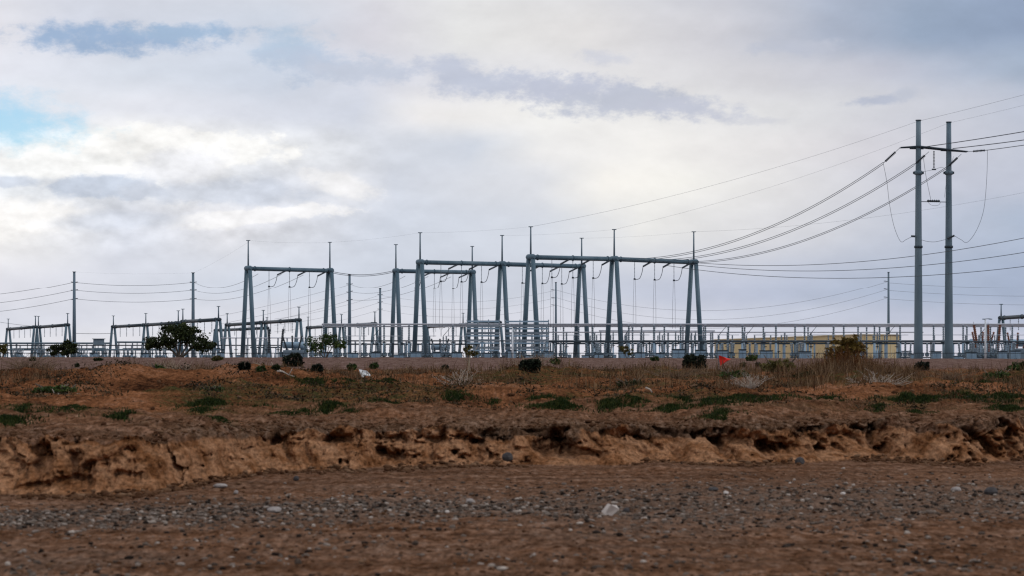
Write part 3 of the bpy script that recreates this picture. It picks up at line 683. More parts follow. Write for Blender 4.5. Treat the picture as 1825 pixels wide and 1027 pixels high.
# white crumpled sheet
d = 84; k = d / F; b = at_ground(399, d)
V = []; Fc = []; nx, nz = 14, 9
for sd in (0, 1):
    for j in range(nz):
        for i in range(nx):
            u, v = i / (nx - 1), j / (nz - 1)
            xx = (u - .5) * (13 - 4 * v) * k - (v - .5) * 5 * k; zz = v * 9.5 * k * (1 - .15 * u) + .03
            yy = .10 * float(fbm(u * 3 + 2, v * 3, 3)) * 2 + .15 * v
            V.append((xx, yy + sd * .012, zz))
for sd in (0, 1):
    for j in range(nz - 1):
        for i in range(nx - 1):
            q = sd * nx * nz + j * nx + i; Fc.append((q, q + 1, q + nx + 1, q + nx))
o = facemesh('plastic_sheet', V, Fc, np.zeros(len(V)), M['paper']); o.location = b
tag(o, 'crumpled white plastic sheet lying on the weeds', 'litter')
# red marker flag
d = 92; k = d / F; b = at_ground(786, d); b = (b[0], b[1], b[2])
root = empty('marker_flag', b, 'bright red marker flag right of the biggest dark bush', 'flag')
h0 = (Z(367.5, d) - b[2])
MB().tube((0, 0, -.05), (0, 0, h0 + 12 * k), .008, .008, 6).build('stake', M['dark_steel'], root)
V = []; Fc = []; nx, nz = 10, 7
for j in range(nz):
    for i in range(nx):
        u, v = i / (nx - 1), j / (nz - 1)
        w = 14 * k * (1 - abs(v - .6) * 1.0)
        V.append((u * w - (1 - v) * -4 * k * (1 - u) * .5, .05 * math.sin(u * 5 + v * 2), h0 + v * 12 * k - u * 5 * k * (v > .4) * (v - .4) + u * 3 * k * (1 - v)))
for j in range(nz - 1):
    for i in range(nx - 1):
        q = j * nx + i; Fc.append((q, q + 1, q + nx + 1, q + nx))
facemesh('cloth', V, Fc, np.zeros(len(V)), M['red_cloth'], root)
# bleached branches
def branch(name, pts, r, label, mat=None, forks=2):
    b = pts[0]; mb = MB(); P_ = [Vector(p) for p in pts]
    k = len(P_); mb.rings(P_, [r * (1 - .6 * i / (k - 1)) for i in range(k)], 6)
    for _ in range(forks):
        s = P_[random.randint(1, k - 2)]; limb(mb, s, s + Vector((random.uniform(-.3, .3), random.uniform(-.2, .2), random.uniform(.05, .25))), r * .5, r * .2, .2, 5, 3)
    o = mb.build(name, mat or M['dead_wood'], None, origin=b)
    return tag(o, label, 'branch')
def gpts(pts, d, lift=0.0):
    out = []
    for px, py in pts: out.append(Vector((X(px, d), d, max(Z(py, d), gzf(X(px, d), d) + .01))))
    return out
branch('bleached_branch', gpts([(45, 411), (55, 409), (60, 405), (64, 402), (63, 399)], 49), .03, 'pale forked dead branch propped up on the plateau')
branch('bleached_branch', gpts([(46, 412), (52, 410), (62, 408), (72, 405)], 48.5), .035, 'pale dead branch lying across the forked one')
branch('bleached_branch', gpts([(84, 408), (90, 405), (93, 402), (96, 399)], 49), .02, 'short bleached stick right of the forked branch', forks=0)
branch('bleached_branch', gpts([(706, 391), (711, 393), (714, 398), (714, 402), (718, 406)], 53), .022, 'curved bleached stick standing beside green grass', forks=0)
branch('fallen_log', gpts([(700, 377.5), (715, 376.5), (735, 376.5), (752, 377.5)], 84), .035, 'thin fallen trunk lying below the biggest dark bush', forks=1)
branch('bleached_branch', gpts([(303, 386), (309, 389), (316, 391), (322, 394)], 62), .03, 'pale broken branch on the second dirt mound', forks=2)
branch('bleached_branch', gpts([(280, 379), (289, 385), (298, 388), (305, 387)], 64), .03, 'grey twisted branch left of the pale broken one', M['pale_bark'], 3)

# ------------------------------------------------------------------ big gantries
def gantry(cols, zb, mast, label, name='gantry', s=2.2, leg_r=(.43, .36), beam_r=.38, mat='gantry', mastr=.16, drops=True, dark=False, small=False, group='steel gantries of the substation', fr=(.25, .5, .745)):
    """cols: base points (x,y) of the A-shaped columns, left to right"""
    base = Vector((cols[0][0], cols[0][1], PAD))
    root = empty(name, base, label, 'gantry', group)
    m = M[mat]
    B = [Vector((c[0], c[1], 0)) - Vector((base.x, base.y, 0)) for c in cols]
    dirv = (B[-1] - B[0]).normalized(); perp = Vector((dirv.y, -dirv.x, 0))
    zt = zb - PAD
    for i, b in enumerate(B):
        for sg in (-1, 1):
            lm = MB().tube(b + perp * s * sg + Vector((0, 0, -.3)), b + perp * .5 * sg * (s / 1.9) + Vector((0, 0, zt)), leg_r[0], leg_r[1], 12)
            lm.build('leg', m, root)
        MB().rings([b + perp * q + Vector((0, 0, zt + .05)) for q in (-.80 * s / 1.9 - .12, -.6 * s / 1.9, .6 * s / 1.9, .80 * s / 1.9 + .12)], [leg_r[1] * .75, leg_r[1] * 1.35, leg_r[1] * 1.35, leg_r[1] * .75], 12).build('cap', M['dark_steel'] if dark else m, root)
        mm = MB().tube(b + Vector((0, 0, zt + .1)), b + Vector((0, 0, mast[i] - PAD)), mastr, mastr * .65, 8)
        mm.box(b + Vector((0, 0, mast[i] - PAD)), (mastr * 4.5, mastr * 2, mastr * .8))
        mm.build('mast', m, root)
    for i in range(len(B) - 1):
        a, b = B[i], B[i + 1]
        for f_ in (.08, .5, .92):
            c_ = a.lerp(b, f_) + Vector((0, 0, zt + .02)); MB().tube(c_ - dirv * .05, c_ + dirv * .05, beam_r * 1.28, None, 12).build('flange', m, root)
        MB().tube(a + Vector((0, 0, zt + .02)), b + Vector((0, 0, zt + .02)), beam_r, beam_r, 12).build('beam', M['dark_steel'] if dark else m, root)
        for f in fr:
            p = a.lerp(b, f) + Vector((0, 0, zt - beam_r))
            if small:
                MB().insul(p, p - Vector((0, 0, 2.3)), .05, .13, 7, 8).build('insulator', M['porcelain'], root)
                continue
            # hanging insulator, clamp, pair of drop cables down to the bus
            q = p - Vector((0, 0, 2.7))
            MB().insul(p, q, .035, .085, 12, 8).build('insulator', M['porcelain'], root)
            MB().box(q - Vector((0, 0, .08)), (.34, .2, .26)).build('clamp', M['dark_steel'], root)
            w1 = MB()
            for o in (-.16, .16):
                w1.rings([q + Vector((o * .6, 0, -.1)), q + Vector((o * 1.3, .1, -4)), q + Vector((o * 1.5, .2, -7.8 - PAD + .0))], .026, 5)
            w1.build('drop_cable', M['thin_wire'], root)
            # strain insulator reaching away from the beam, with its jumper loop
            t0 = a.lerp(b, min(f + .22, .985)) + Vector((0, 0, zt - .1)); out = -perp if drops == 'far' else perp
            t1 = t0 + (-dirv * 2.6 + out * .8 + Vector((0, 0, -.95)))
            MB().insul(t0, t1, .08, .17, 9, 8).build('strain_insulator', M['dark_ins'], root)
            lp = [t1, t1.lerp(q, .12) + Vector((0, 0, -.75)), t1.lerp(q, .38) + Vector((0, 0, -1.15)), t1.lerp(q, .7) + Vector((0, 0, -.72)), q + Vector((0, 0, -.1))]
            MB().rings(catm(lp, 4), .055, 5).build('jumper_cable', M['wire'], root)
    return root
def catm(p, n):
    p = [Vector(q) for q in p]; out = []
    for i in range(len(p) - 1):
        p0, p1, p2, p3 = p[max(i - 1, 0)], p[i], p[i + 1], p[min(i + 2, len(p) - 1)]
        for j in range(n):
            t = j / n
            out.append(.5 * ((2 * p1) + (p2 - p0) * t + (2 * p0 - 5 * p1 + 4 * p2 - p3) * t * t + (3 * p1 - p0 - 3 * p2 + p3) * t ** 3))
    out.append(p[-1]); return out
HB = 16.9
def big(cols, label, **kw):
    pts = []; ms = []
    for px, yb, ym in cols:
        d = HB * F / (HY - yb); pts.append((X(px, d), d)); ms.append(Z(ym, d))
    gantry(pts, EYE + HB, ms, label, **kw); return pts
G1 = big([(580.5, 247.5, 214), (671.8, 249.5, 217), (758.8, 253, 219.5)], 'tall front steel gantry with two bays, nearest the power lines')
G2 = big([(459.5, 253, 220.5), (549.2, 255, 223.5), (636.2, 257.5, 226.5)], 'tall two-bay steel gantry just behind the front gantry')
G3 = big([(433, 262.5, 233.5), (516.5, 264, 235.5)], 'shorter single-bay steel gantry behind the middle two-bay gantry')
G4 = big([(271.5, 259.8, 229), (360.8, 262.2, 231)], 'lone single-bay steel gantry standing apart right of the broad tree')
def low(cols, label, hb=9.0, mt=2.9):
    pts = []; ms = []
    for px, yb in cols:
        d = hb * F / (HY - yb); pts.append((X(px, d), d)); ms.append(EYE + hb + mt)
    gantry(pts, EYE + hb, ms, label, 'low_gantry', 1.25, (.40, .30), .40, 'gantry', .17, small=True, dark=True, group='low dark gantries in the yard', fr=(.22, .42, .62, .82)); return pts
low([(9, 327.2), (38.8, 324.8)], 'low dark gantry at the far left edge')
low([(42, 325), (74, 322.6)], 'low dark gantry left of the pole by small trees')
low([(124, 324.6), (159.5, 322.6), (195, 320.4)], 'low dark gantry passing behind the broad dark tree')
low([(200, 319), (239, 316.8)], 'low dark gantry emerging right of the broad dark tree')
low([(248.5, 322.6), (288, 320), (327, 317.4)], 'low dark gantry behind the lone single-bay gantry')
low([(236, 328.5), (292, 326)], 'farthest low dark gantry behind the lone gantry', 9.0)
low([(337, 325.6), (373.5, 323.5), (410, 321.4)], 'low dark gantry crossing behind the airy tree')
low([(466, 324.6), (506.5, 322.4), (546, 320)], 'low dark gantry beneath the middle gantries')
low([(1095, 315), (1142, 312)], 'low dark gantry cut by the right edge', 9.0)

# ------------------------------------------------------------------ twin-pole tower
D1, D2 = 350.0, 351.5
root = empty('twin_pole_tower', (X(1020, D1), D1, PAD), 'tall twin tapered steel poles joined by a crossarm, tallest structure', 'transmission tower')
O = Vector((X(1020, D1), D1, PAD))
def L(px, py, d): return P(px, py, d) - O
for px, top, d in ((1004.5, 98, D1), (1037.7, 100, D2)):
    a = Vector((X(px, d), d, PAD - .3)) - O; b = L(px, top, d)
    pm = MB(); N = 10
    pm.rings([a.lerp(b, i / N) for i in range(N + 1)], [.66 + (.35 - .66) * i / N for i in range(N + 1)], 20)
    pole = pm.build('pole', M['galv'], root)
    for cy in (155, 236):
        c = L(px, cy, d); h = .28 if cy == 155 else .16
        MB().tube(c - Vector((0, 0, h)), c + Vector((0, 0, h)), .62 if cy == 236 else .58, None, 20).build('flange', M['dark_steel'] if cy == 236 else M['galv'], pole)
        if cy == 155:
            for sg in (-1, 1): MB().box(c + Vector((sg * .62, 0, 0)), (.3, .3, .35)).build('bracket', M['dark_steel'], pole)
    MB().tube(b, b + Vector((0, 0, .12)), .42, .42, 20).build('cap', M['dark_steel'], pole)
arm = MB()
for oy in (-.50, .50):
    pts = [L(984.5, 127.5, D1), L(1004, 126.5, D1), L(1037, 130, D2), L(1058, 132, D2)]
    arm.rings([p + Vector((0, oy, 0)) for p in pts], [.08, .16, .16, .08], 6)
arm.rings([L(995, 128.3, D1), L(1010, 127.8, D1)], [.14, .24], 6); arm.rings([L(1029, 129.8, D2), L(1048, 131.2, D2)], [.22, .14], 6)
arm.build('crossarm', M['dark_steel'], root)
br = MB(); br.tube(L(1007, 186.5, D1), L(1035, 187, D2), .06, .06, 6); br.build('brace', M['dark_steel'], root)
MB().insul(L(1014, 185.6, D1 - .3), L(1028, 185.8, D1 - .3), .1, .22, 6, 8).build('insulator', M['dark_ins'], root)
MB().insul(L(1021.5, 131, D1 - .6), L(1021.5, 150, D1 - .6), .06, .16, 12, 8).build('insulator', M['dark_ins'], root)
MB().box(L(1021.5, 151.3, D1 - .6), (.6, .2, .2)).build('clamp', M['dark_steel'], root)
STR = [((984.5, 127.5), (966, 144.5), D1), ((1016, 132), (1000, 146), D1 - 1), ((1051.5, 134.5), (1036, 149), D2 - 1), ((1058, 132), (1080, 130.2), D2 - 1.5)]
for (a, b, d) in STR:
    A_, B_ = L(*a, d), L(*b, d - .4)
    s = MB(); s.tube(A_, A_.lerp(B_, .3), .035, .035, 5); s.tube(A_.lerp(B_, .85), B_, .05, .05, 5); s.build('link', M['dark_steel'], root)
    MB().insul(A_.lerp(B_, .28), A_.lerp(B_, .88), .10, .21, 9, 8).build('strain_insulator', M['dark_ins'], root)
def jump(pts, d, r=.028):
    MB().rings(catm([L(px, py, d) for px, py in pts], 5), r, 5).build('jumper_cable', M['wire'], root)
jump([(966, 144.5), (970, 165), (973, 190), (978, 214), (985, 230), (991, 228), (998, 224.5)], D1 - .8)
jump([(1007, 228), (1014, 230), (1023, 230.5), (1034, 228)], D1 - .3)
jump([(1080, 130.2), (1079.3, 160), (1076, 195), (1068, 218), (1058, 231), (1051, 228), (1044, 224)], D2 - 1.5)
jump([(1010, 139), (1013, 160), (1018, 184)], D1 - .8); jump([(1008, 154), (1014, 153), (1021.5, 151.5), (1030, 149), (1035, 152)], D1 - .7, .022)
jump([(1015, 187), (1019, 190.5), (1026, 190.5), (1029, 187)], D1 - .8, .022)
jump([(1043, 137), (1036, 160), (1033, 182)], D2 - 1.2, .02)
for a, b, d in (((1001, 224.5), (996.5, 224.3), D1 - .6), ((1036, 227), (1044, 223.6), D2 - .8)):
    MB().insul(L(*a, d), L(*b, d), .12, .2, 4, 8).build('post_insulator', M['dark_ins'], root)

# ------------------------------------------------------------------ slim poles behind
def monopole(px, top, d, label, r0=.58, r1=.33, arms=(), zs=None):
    b = Vector((X(px, d), d, PAD)); root = empty('steel_pole', b, label, 'pole', 'single steel power poles')
    h = Z(top, d) - PAD
    MB().rings([(0, 0, -.3), (0, 0, h * .5), (0, 0, h)], [r0, (r0 + r1) / 2, r1], 12).build('shaft', M['mono'], root)
    MB().tube((0, 0, h), (0, 0, h + .12), r1 * 1.5, r1 * 1.5, 10).build('cap', M['dark_steel'], root)
    for py, sx in arms:
        z = Z(py, d) - PAD
        am = MB(); am.tube((0, 0, z), (sx, 0, z + .15), .09, .06, 6); am.build('arm', M['dark_steel'], root)
        MB().insul((sx * .45, 0, z + .1), (sx * 1.0, 0, z - .1 + .25), .07, .14, 5, 8).build('insulator', M['dark_ins'], root)
    return root
PD = {}
PD[1] = (81.2, 650); PD[2] = (211.2, 658); PD[3] = (382.3, 674); PD[4] = (415.8, 804); PD[5] = (608, 739); PD[6] = (971.8, 660)
monopole(81.2, 263.5, 650, 'slim tall steel pole beside the two small round trees', arms=[(275, -.9), (285, -.9), (295, -.9), (275, 1.), (284.5, 1.), (294, 1.)])
monopole(211.2, 264.5, 658, 'slim tall steel pole rising behind the broad dark tree', arms=[(275, -.9), (284.5, -.9), (294.5, -.9), (275, 1.), (284.5, 1.), (294, 1.)])
monopole(382.3, 266.5, 674, 'slim tall steel pole between the lone and middle gantries', arms=[(277, -.9), (287, -.9), (296, -.9), (277, .9), (286, .9), (295, .9)])
monopole(415.8, 282.5, 804, 'shorter slim steel pole left of the middle gantries', arms=[(289.5, -.9), (298, -.9), (305.5, -.9), (289.5, .9), (297.5, .9), (305.5, .9)], r0=.55)
monopole(608, 275, 739, 'slim steel pole behind the two tallest gantries', arms=[(284.5, -1.4), (293, -1.4), (301, -1.4)], r0=.42, r1=.24)
monopole(971.8, 264, 660, 'slim steel pole with three side brackets left of twin poles', arms=[(274, -1.3), (283.5, -1.3), (292.5, -1.3)], r0=.45, r1=.24)

# ------------------------------------------------------------------ power lines
def wire(a, b, sag, label, r=.05, mat='wire', twin=0.0, n=28, group=None):
    a = Vector(a); b = Vector(b); mb = MB()
    for o in ((-twin, twin) if twin else (0.0,)):
        mb.rings([a.lerp(b, i / n) + Vector((0, 0, -sag * 4 * (i / n) * (1 - i / n) + o)) for i in range(n + 1)], r, 5)
    ob = mb.build('power_line', M[mat], None, origin=a)
    return tag(ob, label, 'cable', group)
def pw(p1, d1, p2, d2, sag_px, label, **kw):
    wire(P(*p1, d1), P(*p2, d2), sag_px * (d1 + d2) / 2 / F, label, **kw)
def beam_pt(G, i, f, dz=0.0):
    a, b = G[i], G[i + 1]; return Vector((a[0] + (b[0] - a[0]) * f, a[1] + (b[1] - a[1]) * f, EYE + HB + dz))
H1 = P(966, 144.5, D1 - .4); H2 = P(1000, 146, D1 - 1.4); H3 = P(1036, 149, D2 - 1.4)
wire(beam_pt(G1, 1, .06, -.1), H1, 3.6, 'highest twin conductor sagging from the front gantry to the twin poles', .042, twin=.13)
wire(beam_pt(G1, 1, .42, -.1), H2, 3.4, 'middle twin conductor sagging from the front gantry to the twin poles', .042, twin=.13)
wire(beam_pt(G1, 1, .86, -.1), H3, 3.4, 'lowest twin conductor sagging from the front gantry to the twin poles', .042, twin=.11)
pw((1009, 127, ), D1, (1260, 84), 330, 2, 'upper heavy conductor leaving the twin poles past the right edge', r=.06)
pw((1042, 128.5), D2, (1260, 97), 330, 2, 'middle heavy conductor leaving the twin poles past the right edge', r=.06)
pw((1080, 130.2), D2 - 1.5, (1260, 101), 330, 1.5, 'lower heavy conductor leaving the twin poles past the right edge', r=.05)
pw((580.5, 214), G1[0][1], (1004.5, 98.5), D1, 9, 'thin ground wire from the front mast up to the twin poles', r=.016, mat='thin_wire')
pw((671.8, 217), G1[1][1], (1037.7, 100.5), D2, 8, 'faint ground wire from the middle mast up to the twin poles', r=.012, mat='thin_wire')
pw((1004.5, 98.5), D1, (1280, 25), 330, 2, 'thin ground wire running off right from the first pole top', r=.018, mat='thin_wire')
pw((1037.7, 100.5), D2, (1280, 38), 330, 2, 'faint ground wire running off right from the second pole top', r=.012, mat='thin_wire')
pw((758.8, 219.5), G1[2][1], (1300, 136), 330, 15, 'faint ground wire from the last front mast past the right edge', r=.012, mat='thin_wire')
pw((763, 253.5), G1[2][1], (1300, 182), 300, 24, 'upper of three long conductors running right below the crossarm', r=.042)
pw((750, 254.5), G1[2][1] - 2, (1300, 205), 300, 25, 'middle of three long conductors running right below the crossarm', r=.042)
pw((730, 256.5), G1[2][1] - 4, (1300, 228), 300, 25, 'lowest of three long conductors running right below the crossarm', r=.042)
for k_, y1, y2, nm in ((0, 275, 275, 'top'), (1, 284.5, 284.5, 'middle'), (2, 294, 294.3, 'bottom')):
    pw((82.5, y1), 650, (210, y2), 658, 3.4, f'{nm} line between the small-tree pole and the broad-tree pole', r=.045)
    pw((80, y1), 650, (-150, y1 + 16), 690, 9, f'{nm} line running left from the small-tree pole', r=.05)
t4 = [beam_pt(G4, 0, f, -.9) for f in (.12, .40, .67)]
for k_, (y, nm) in enumerate(((275, 'top'), (284.5, 'middle'), (294, 'bottom'))):
    wire(P(212.5, y, 658), t4[k_], 2.0, f'{nm} line from the broad-tree pole up to the lone gantry', .035)
t3 = [beam_pt(G3, 0, f, -.9) for f in (.12, .42, .72)]
for k_, (y, nm) in enumerate(((277, 'top'), (286, 'middle'), (295, 'bottom'))):
    wire(P(383.5, y, 674), t3[k_], 1.6, f'{nm} line from the slim pole up to the shorter middle gantry', .035)
    pw((381, y + 1), 674, (238, y + 36), 720, 2, f'{nm} line dropping left from the slim pole behind the lone gantry', r=.032, mat='thin_wire')
    pw((415, 290 + 8 * k_), 804, (300, 316 + 7 * k_), 830, 3, f'{nm} faint line dropping left from the shorter slim pole', r=.032, mat='thin_wire')
    pw((416.5, 290 + 8 * k_), 804, (606, 285 + 8.3 * k_), 739, 10, f'{nm} faint line between the shorter slim pole and the hidden pole', r=.028, mat='thin_wire')
    pw((609, 284.5 + 8.3 * k_), 739, (970, 274.5 + 9.3 * k_), 660, 27 + k_, f'{nm} sagging line between the two bracketed slim poles', r=.034, mat='thin_wire')
    pw((973, 275.5 + 9.3 * k_), 660, (1330, 271 + 10 * k_), 640, 8, f'{nm} line running right from the bracketed slim pole', r=.034, mat='thin_wire')
for k_, nm in ((0, 'upper'), (1, 'lower')):
    wire(beam_pt(G4, 0, 1.02, -.1 - .25 * k_), beam_pt(G3, 0, -.02, .1 - .25 * k_), .7, f'{nm} conductor strung between the lone gantry and its right neighbour', .05)
for (a, da), (b, db), nm in ((((272, 229), G4[0][1]), ((360.8, 231), G4[1][1]), 'faint ground wire between the two masts of the lone gantry'),
                             (((360.8, 231), G4[1][1]), ((459.5, 220.5), G2[0][1]), 'faint ground wire from the lone gantry to the middle gantry mast'),
                             (((459.5, 220.5), G2[0][1]), ((580.5, 214), G1[0][1]), 'faint ground wire from middle gantry mast to front gantry mast'),
                             (((549.2, 223.5), G2[1][1]), ((671.8, 217), G1[1][1]), 'faint ground wire between middle masts of two-bay gantries'),
                             (((636.2, 226.5), G2[2][1]), ((758.8, 219.5), G1[2][1]), 'faint ground wire between last masts of two-bay gantries'),
                             (((81.2, 263.5), 650), ((211.2, 264.5), 658), 'faint ground wire between the two poles on the left'),
                             (((211.2, 264.5), 658), ((271.5, 231), G4[0][1]), 'faint ground wire rising from broad-tree pole to lone gantry')):
    pw(a, da, b, db, 1.5, nm, r=.008, mat='thin_wire')
pw((80, 331.5), 700, (126, 331.5), 690, .6, 'level line behind the yard right of the small-tree pole', r=.06)
pw((-30, 314), 640, (37, 324), 650, 1, 'line slanting down to the far left low gantry', r=.04)

# ------------------------------------------------------------------ bus yard
def bus_support(z, label, group, mat='pale_steel', leg=.2):
    r = empty('bus_support', (0, 0, PAD), label, 'bus support', group)
    h = z - PAD; hs = h * .58
    MB().tube((0, 0, -.2), (0, 0, hs), leg, leg * .85, 8).build('pedestal', M[mat], r)
    MB().box((0, 0, hs + .06), (.75, .5, .12)).build('cap_plate', M['dark_steel'], r)
    MB().insul((0, 0, hs + .12), (0, 0, h - .12), .12, .21, 9, 8).build('insulator', M['porcelain'], r)
    MB().box((0, 0, h - .06), (.35, .3, .14)).build('clamp', M['alu'], r)
    return r
def bus_row(d, z, px0, px1, step, row, mat, label_bus, leg=.2, pr=.13, pm='alu'):
    proto = None; px = px0 + 2
    while px < px1:
        lab = name_it(f'slim bus support in the {row} row', px)
        if proto is None:
            proto = bus_support(z, lab, f'bus supports of the {row} row', mat, leg); proto.location = (X(px, d), d, PAD)
        else: dup(proto, (X(px, d), d, PAD), lab)
        px += step * random.uniform(.65, 1.4)
    tag(MB().tube((X(px0, d), d, z + .08), (X(px1, d), d, z + .08), pr, pr, 8).build('bus_pipe', M[pm], None, origin=(X(px0, d), d, z)), label_bus, 'pipe', 'long aluminium bus pipes')
bus_row(396, 7.55, 352, 1136, 36, 'front', 'pale_steel', 'long pale bus pipe of the front row across the yard', .24)
bus_row(413, 7.62, 560, 1136, 33, 'middle', 'galv', 'long pale bus pipe of the middle row across the yard')
bus_row(431, 7.7, 352, 1136, 33, 'back', 'galv', 'long pale bus pipe of the back row across the yard')
bus_row(470, 7.4, 655, 782, 14, 'lower rear', 'pale_steel', 'shorter lower bus pipe behind the front gantry', .17)
bus_row(560, 5.65, -20, 120, 15, 'left upper', 'gantry', 'dull bus pipe left of the first low gantries', .22, .2, 'gantry')
bus_row(585, 4.25, -20, 244, 22, 'left lower', 'gantry', 'dull low bus pipe running behind the broad tree', .22, .2, 'gantry')
bus_row(548, 5.8, 128, 160, 11, 'left short', 'gantry', 'short dull bus pipe left of the broad tree', .22, .2, 'gantry')
bus_row(452, 5.3, 352, 1136, 24, 'low rear', 'gantry', 'low dark bus pipe running behind the main bus rows', .16, .12, 'dark_steel')
bus_row(520, 4.9, -20, 350, 15, 'left front', 'pale_steel', 'low bus pipe crossing before the low gantries', .15, .12, 'dark_steel')
bus_row(500, 6.3, 242, 350, 13, 'left tall', 'galv', 'short high bus pipe beneath the lone gantry', .15, .1)
bus_row(422, 6.55, 560, 1010, 22, 'inner', 'pale_steel', 'inner bus pipe between the middle and back rows', .15, .1)
bus_row(385, 4.6, 600, 1136, 38, 'low front', 'gantry', 'low dark bus pipe before the main bus rows', .18, .12, 'dark_steel')
# disconnect switch racks
def switch_rack(label, w=5.2, blade=1):
    r = empty('switch_rack', (0, 0, PAD), label, 'switch rack', 'disconnect switch racks')
    for sx in (-1, 1):
        MB().box((sx * w * .36, 0, 1.8), (.26, .26, 4.0)).build('leg', M['pale_steel'], r)
    MB().box((0, 0, 3.93), (w, .34, .26)).build('beam', M['dark_steel'], r)
    for sx in (-1, 0, 1):
        MB().insul((sx * w * .42, 0, 4.06), (sx * w * .42, 0, 5.3), .09, .17, 5, 8).build('insulator', M['porcelain'], r)
    if blade: MB().tube((w * .42, 0, 5.35), (w * .42 + 1.3, .1, 6.9), .06, .035, 6).build('blade', M['dark_steel'], r)
    MB().tube((-w * .45, 0, 5.36), (w * .2, 0, 5.36), .055, .055, 6).build('contact_bar', M['alu'], r)
    return r
protos = [switch_rack('x', 5.6, 1), switch_rack('x', 6.4, 0)]; used = [False, False]
for px, d, kind in ((575, 404, 0), (628, 405, 1), (668, 403, 0), (702, 404, 1), (742, 405, 1), (771, 404, 0), (801, 403, 0), (843, 404, 1), (870, 405, 0), (906, 403, 1), (955, 404, 0), (985, 404, 1), (1022, 404, 1), (1056, 403, 0), (1088, 405, 1), (1114, 404, 0), (394, 420, 0), (430, 421, 1), (470, 420, 0), (505, 421, 1), (356, 430, 1), (30, 575, 1), (95, 575, 1), (150, 570, 1), (228, 565, 0), (290, 520, 1)):
    lab = name_it('steel switch rack with ' + ('tilted blade' if kind == 0 else 'three insulators'), px)
    if not used[kind]:
        o = protos[kind]; used[kind] = True; o['label'] = lab; o.location = (X(px, d), d, PAD)
    else: dup(protos[kind], (X(px, d), d, PAD), lab)
# circuit breakers
def breaker(label):
    r = empty('circuit_breaker', (0, 0, PAD), label, 'circuit breaker', 'circuit breakers of the yard')
    for sx in (-1, 1):
        for sy in (-1, 1): MB().box((sx * .9, sy * .5, .75), (.14, .14, 1.7)).build('leg', M['pale_steel'], r)
    MB().box((0, 0, 1.6), (2.2, 1.3, .18)).build('frame', M['dark_steel'], r)
    for i, sx in enumerate((-.8, 0, .8)):
        MB().rings([(sx, -.9, 2.05), (sx, -.75, 2.05), (sx, .75, 2.05), (sx, .9, 2.05)], [.2, .34, .34, .2], 12).build('tank', M['cabinet'], r)
        for sy in (-1, 1): MB().insul((sx, sy * .5, 2.3), (sx + .12 * (i - 1), sy * 1.15, 3.9), .09, .17, 6, 8).build('bushing', M['porcelain'], r)
    cb = MB().box((1.45, 0, 1.3), (.6, .9, 1.5), 0, .03).build('cabinet', M['cabinet'], r)
    MB().box((1.45, -.465, 1.35), (.42, .03, 1.1)).build('door', M['pale_steel'], cb)
    return r
proto = None
for px, d in ((20, 540), (52, 545), (90, 540), (112, 548), (140, 540), (175, 545), (225, 540), (285, 500), (345, 400), (372, 395), (400, 388), (421, 396), (443, 388), (468, 398), (490, 386), (524, 390), (545, 384), (568, 392), (590, 384), (613, 390), (648, 384), (662, 392), (692, 386), (707, 392), (730, 384), (752, 392), (778, 386), (796, 388), (820, 388), (872, 386), (990, 390), (1014, 396), (1055, 388), (1070, 394), (1085, 386), (1103, 392)):
    lab = name_it('three-tank circuit breaker on low legs', px)
    if proto is None: proto = breaker(lab); proto.location = (X(px, d), d, PAD)
    else: dup(proto, (X(px, d), d, PAD), lab, random.choice((0, .1, math.pi, -.15)))
# control cabinets
def cabinet(label):
    r = empty('control_cabinet', (0, 0, PAD), label, 'cabinet', 'grey control cabinets')
    b = MB().box((0, 0, 1.15), (1.5, 1.1, 2.3), 0, .04).build('body', M['cabinet'], r)
    for sx in (-1, 1):
        dm = MB().box((sx * .37, -.565, 1.2), (.68, .03, 2.0)).build('door', M['pale_steel'], r)
        MB().box((sx * .37 - sx * .25, -.60, 1.2), (.05, .04, .25)).build('handle', M['dark_steel'], dm)
    MB().box((0, 0, 2.36), (1.64, 1.24, .12)).build('roof', M['dark_steel'], r)
    return r
proto = None
for px, d in ((358, 372), (386, 376), (411, 372), (437, 377), (455, 371), (478, 376), (500, 372), (534, 376), (560, 371), (579, 377), (600, 372), (640, 376), (655, 372), (683, 377), (700, 372), (722, 376), (742, 372), (766, 377), (790, 372), (812, 376), (838, 374), (880, 372), (1000, 376), (1024, 372), (1048, 374), (1062, 378), (1096, 372), (1110, 377), (64, 520), (103, 525), (160, 520), (242, 500), (262, 505)):
    lab = name_it('square grey control cabinet at the yard edge', px)
    if proto is None: proto = cabinet(lab); proto.location = (X(px, d), d, PAD)
    else: dup(proto, (X(px, d), d, PAD), lab, 0, (random.uniform(.7, 1.3), 1, random.uniform(.75, 1.25)))
# capacitor banks
M['can'] = simple('can_enamel', (.20, .24, .27), (.30, .34, .37), .8, .5)
def cap_bank(px0, px1, d, label):
    xa, xb = X(px0, d), X(px1, d); w = xb - xa
    r = empty('capacitor_bank', ((xa + xb) / 2, d, PAD), label, 'capacitor bank', 'stacked capacitor banks')
    for i in range(4): MB().box((-w / 2 + w * i / 3, 0, 1.2), (.22, .22, 2.6)).build('leg', M['pale_steel'], r)
    for k_ in range(5):
        z = 2.7 + k_ * 1.15
        sh = MB().box((0, -.6, z), (w, .14, .24)).box((0, .6, z), (w, .14, .24)).build('shelf', M['pale_steel'], r)
        if k_ < 4:
            n_ = int(w / .75)
            for j in range(n_): 
                cx = -w / 2 + .4 + (w - .8) * j / (n_ - 1)
                MB().box((cx, 0, z + .42), ((w - .8) / (n_ - 1) - .01, .95, .36), 0, .02).build('can', M['can'], r)
    for i in range(4): MB().insul((-w / 2 + w * i / 3, 0, 2.75), (-w / 2 + w * i / 3, 0, 7.6), .07, .12, 12, 8).build('insulator', M['porcelain'], r)
    return r
